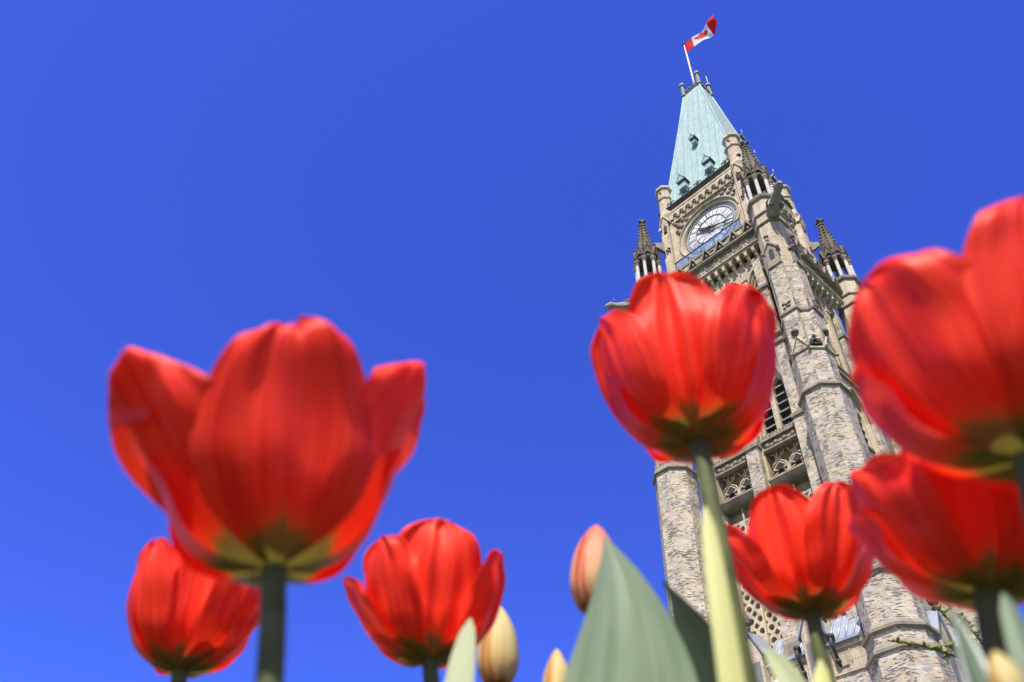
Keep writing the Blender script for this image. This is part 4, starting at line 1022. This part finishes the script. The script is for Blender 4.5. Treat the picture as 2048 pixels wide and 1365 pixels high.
# ------------------------------------------------------------------ buds
def bud(label, px, py, w, hpx, stem2, mat, lean=(0, 0), fat=.30, rad=.003, kind='yellow tulip buds'):
    top = at(px, py, w); S = hpx*w/F_PX*1.12
    toc = Vector((CAM.x-top.x, CAM.y-top.y, 0)).normalized(); side = Vector((-toc.y, toc.x, 0))
    up = (Vector((0, 0, 1))+side*lean[0]+toc*lean[1]).normalized(); X = (toc-up*toc.dot(up)).normalized(); Y = up.cross(X)
    am = Matrix(((X.x, Y.x, up.x), (X.y, Y.y, up.y), (X.z, Y.z, up.z)))
    ps, g = stem_to_ground(None, top, *stem2, rad)
    root = empty('tulip_bud', g); tag(root, label, 'tulip bud')
    mb = MB(); mb.tube([p-g for p in ps], [rad*(1+.25*i/12) for i in range(len(ps))], 10); mb.build('stem', 'stem', root)
    prof = smooth_tab([(0, .05, 0), (.12, .6*fat, .03), (.3, .98*fat, .22), (.5, fat, .46), (.72, .78*fat, .72), (.9, .36*fat, .93), (1, .05*fat, 1.02)], 24)
    for k, (az, sc_) in enumerate(((25, 1.0), (145, 1.0), (-95, 1.0), (85, .93), (-35, .93), (205, .93))):
        a0 = R(az); mb = MB()
        def fn(i, j):
            s = -1+2*i; r, z = interp(prof, j); r *= sc_*(1+.04*abs(s)**3*(1 if sc_ > .97 else -1)); hw = .98*(1-max(0, j-.75)*1.6)*min(1, .5+j*2)
            an = a0+s*hw; rr = r*(1+.05*math.exp(-(s/.3)**2)*-1+.03*(1-abs(s)))+.004*noise.noise(Vector((s*3, j*4, k)))
            return am @ (Vector((rr*math.cos(an), rr*math.sin(an), z))*S), (s, j)
        mb.grid(fn, 14, 24); o = mb.build('petal', mat, root); o.location = top-g
    return root, g
bp, g_bp = bud('peach pink closed bud tucked behind the tip of the broad leaf', 1188, 1224, .40, 178, (1210, 1365), 'bud_pink', (.06, 0), .255)
by, g_by = bud('plump yellow and red bud behind the right side of a red tulip', 994, 1374, .45, 156, (1004, 1400), 'bud_yellow', (-.04, 0), .24)
bs, g_bs = bud('small pale yellow bud tip left of the broad leaf at bottom edge', 1114, 1452, .40, 140, (1118, 1490), 'bud_yellow', (0, 0), .2)
br, g_br = bud('blurred ochre bud tip at the bottom right corner', 2034, 1418, .165, 105, (2044, 1480), 'bud_yellow', (0, 0), .28)

# ------------------------------------------------------------------ leaves
toC = Vector((CAM.x, CAM.y, 0))
def NH(px, py, k=0, upz=.2):        # normal towards the camera, turned k radians sideways
    d = -ray(px, py); d.z = 0; d.normalize(); s = Vector((-d.y, d.x, 0)); return d*math.cos(k)+s*math.sin(k)+Vector((0, 0, upz))
def gr(px, w): p = at(px, 1365, w); return Vector((p.x, p.y, .02))
leaf_obj(bp, g_bp, 'leaf', [gr(1178, .25), at(1158, 1510, .25), at(1314, 1270, .285), at(1208, 1072, .325)], [(0, .009), (.3, .0245), (.5, .0262), (.65, .0236), (.8, .0142), (.9, .0074), (.96, .0029), (1, .0004)], NH(1230, 1250, -.1, .3), -.5, wave=.06, label='broad grey green leaf with a fold down the middle')
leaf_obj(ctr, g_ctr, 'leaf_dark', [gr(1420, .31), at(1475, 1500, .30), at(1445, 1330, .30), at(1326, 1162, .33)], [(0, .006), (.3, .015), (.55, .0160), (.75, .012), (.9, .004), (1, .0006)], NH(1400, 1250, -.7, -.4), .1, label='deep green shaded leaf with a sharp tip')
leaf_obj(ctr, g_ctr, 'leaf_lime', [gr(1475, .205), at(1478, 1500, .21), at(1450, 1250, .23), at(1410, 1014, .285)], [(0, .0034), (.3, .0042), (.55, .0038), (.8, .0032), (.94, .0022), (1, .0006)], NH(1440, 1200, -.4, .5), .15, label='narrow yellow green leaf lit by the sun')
leaf_obj(mid, g_mid, 'leaf_pale', [gr(905, .27), at(900, 1500, .28), at(915, 1370, .30), at(941, 1238, .35)], [(0, .005), (.3, .0075), (.55, .007), (.8, .005), (.93, .003), (1, .0006)], NH(910, 1300, -.3, .5), .3, label='pale grey green leaf overlapping the flower')
leaf_obj(rsm, g_rsm, 'leaf_pale', [gr(1640, .25), at(1670, 1480, .25), at(1610, 1365, .27), at(1528, 1298, .30)], [(0, .005), (.4, .006), (.7, .005), (.9, .003), (1, .0006)], NH(1580, 1330, -.4, .5), .2)
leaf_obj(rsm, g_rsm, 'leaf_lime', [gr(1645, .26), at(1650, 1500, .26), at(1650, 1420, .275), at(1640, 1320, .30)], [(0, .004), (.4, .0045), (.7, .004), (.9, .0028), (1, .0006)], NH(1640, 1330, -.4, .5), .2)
leaf_obj(lwr, g_lwr, 'leaf_edge', [gr(1990, .17), at(1985, 1480, .175), at(1955, 1340, .185), at(1900, 1214, .21)], [(0, .0030), (.3, .0044), (.6, .0040), (.8, .0025), (.93, .0011), (1, .0004)], NH(1950, 1300, -.1, .2), -.7, label='white edged folded leaf beside the stem')
leaf_obj(lwr, g_lwr, 'leaf', [gr(2085, .17), at(2085, 1480, .175), at(2066, 1330, .185), at(2006, 1188, .205)], [(0, .003), (.3, .0048), (.6, .0046), (.8, .0031), (.93, .002), (1, .0005)], NH(2020, 1300, -.4, .4), .3)
leaf_obj(ctr, g_ctr, 'leaf', [gr(1330, .30), at(1360, 1520, .31), at(1395, 1430, .31), at(1372, 1300, .32)], [(0, .006), (.3, .010), (.6, .008), (.8, .005), (.93, .0024), (1, .0005)], NH(1380, 1350, .5), .2)

# ------------------------------------------------------------------ budding shrub
g_sh = at(2090, 1365, 2.2); g_sh = Vector((g_sh.x, g_sh.y, 0))
shrub = tag(empty('budding_shrub', g_sh), 'bare shrub whose thin twigs with green buds cross the tower base', 'shrub')
twigs = [[at(2080, 1420, 2.2), at(1985, 1335, 2.1), at(1880, 1290, 2.05), at(1776, 1282, 2.0)], [at(2080, 1420, 2.2), at(2000, 1330, 2.2), at(1950, 1265, 2.2), at(1893, 1208, 2.2)],
         [at(2080, 1420, 2.2), at(1990, 1340, 2.15), at(1920, 1270, 2.1), at(1874, 1214, 2.1)], [at(1940, 1318, 2.08), at(1925, 1302, 2.07), at(1915, 1296, 2.07), at(1898, 1290, 2.07)],
         [at(2080, 1420, 2.2), at(1995, 1365, 2.2), at(1960, 1310, 2.2), at(1935, 1275, 2.2)]]
mb = MB()
trunk_top = at(2080, 1420, 2.2)-g_sh
mb.tube([Vector((0, 0, -.02)), Vector((.02, 0, trunk_top.z*.5)), trunk_top], [.02, .016, .009], 8); mb.build('trunk', 'bark', shrub)
for k, t in enumerate(twigs):
    mb = MB(); pts = [bez(t, i/16)-g_sh+Vector((0, 0, .004*noise.noise(Vector((i*.9, k, 0))))) for i in range(17)]
    mb.tube(pts, [.0048*(1-.62*i/16) for i in range(17)], 6); tw = mb.build('twig', 'bark', shrub)
    mb = MB()
    for i in range(3, 34):
        p = bez(t, i/34)-g_sh; d = Vector((random.uniform(-1, 1), random.uniform(-1, 1), random.uniform(-.2, 1))).normalized()
        mb.tube([p, p+d*.010, p+d*.018], [.0035, .0042, .0008], 5)
    mb.build('leaf_buds', 'budscale', tw)

# ------------------------------------------------------------------ globe street lamp
pl = at(1568, 1374, 16.0)
lamp = tag(empty('street_lamp', (pl.x, pl.y, 0)), 'white globe street lamp whose top peeps up at the bottom edge', 'street lamp')
mb = MB(); mb.blob((0, 0, pl.z), .19, 20, 12); mb.build('globe', 'globe', lamp)
mb = MB(); mb.octo(0, 0, [(0, .16), (.5, .14), (.6, .08), (pl.z-.4, .05), (pl.z-.3, .11), (pl.z-.16, .12)], 10); mb.build('post', 'iron', lamp)
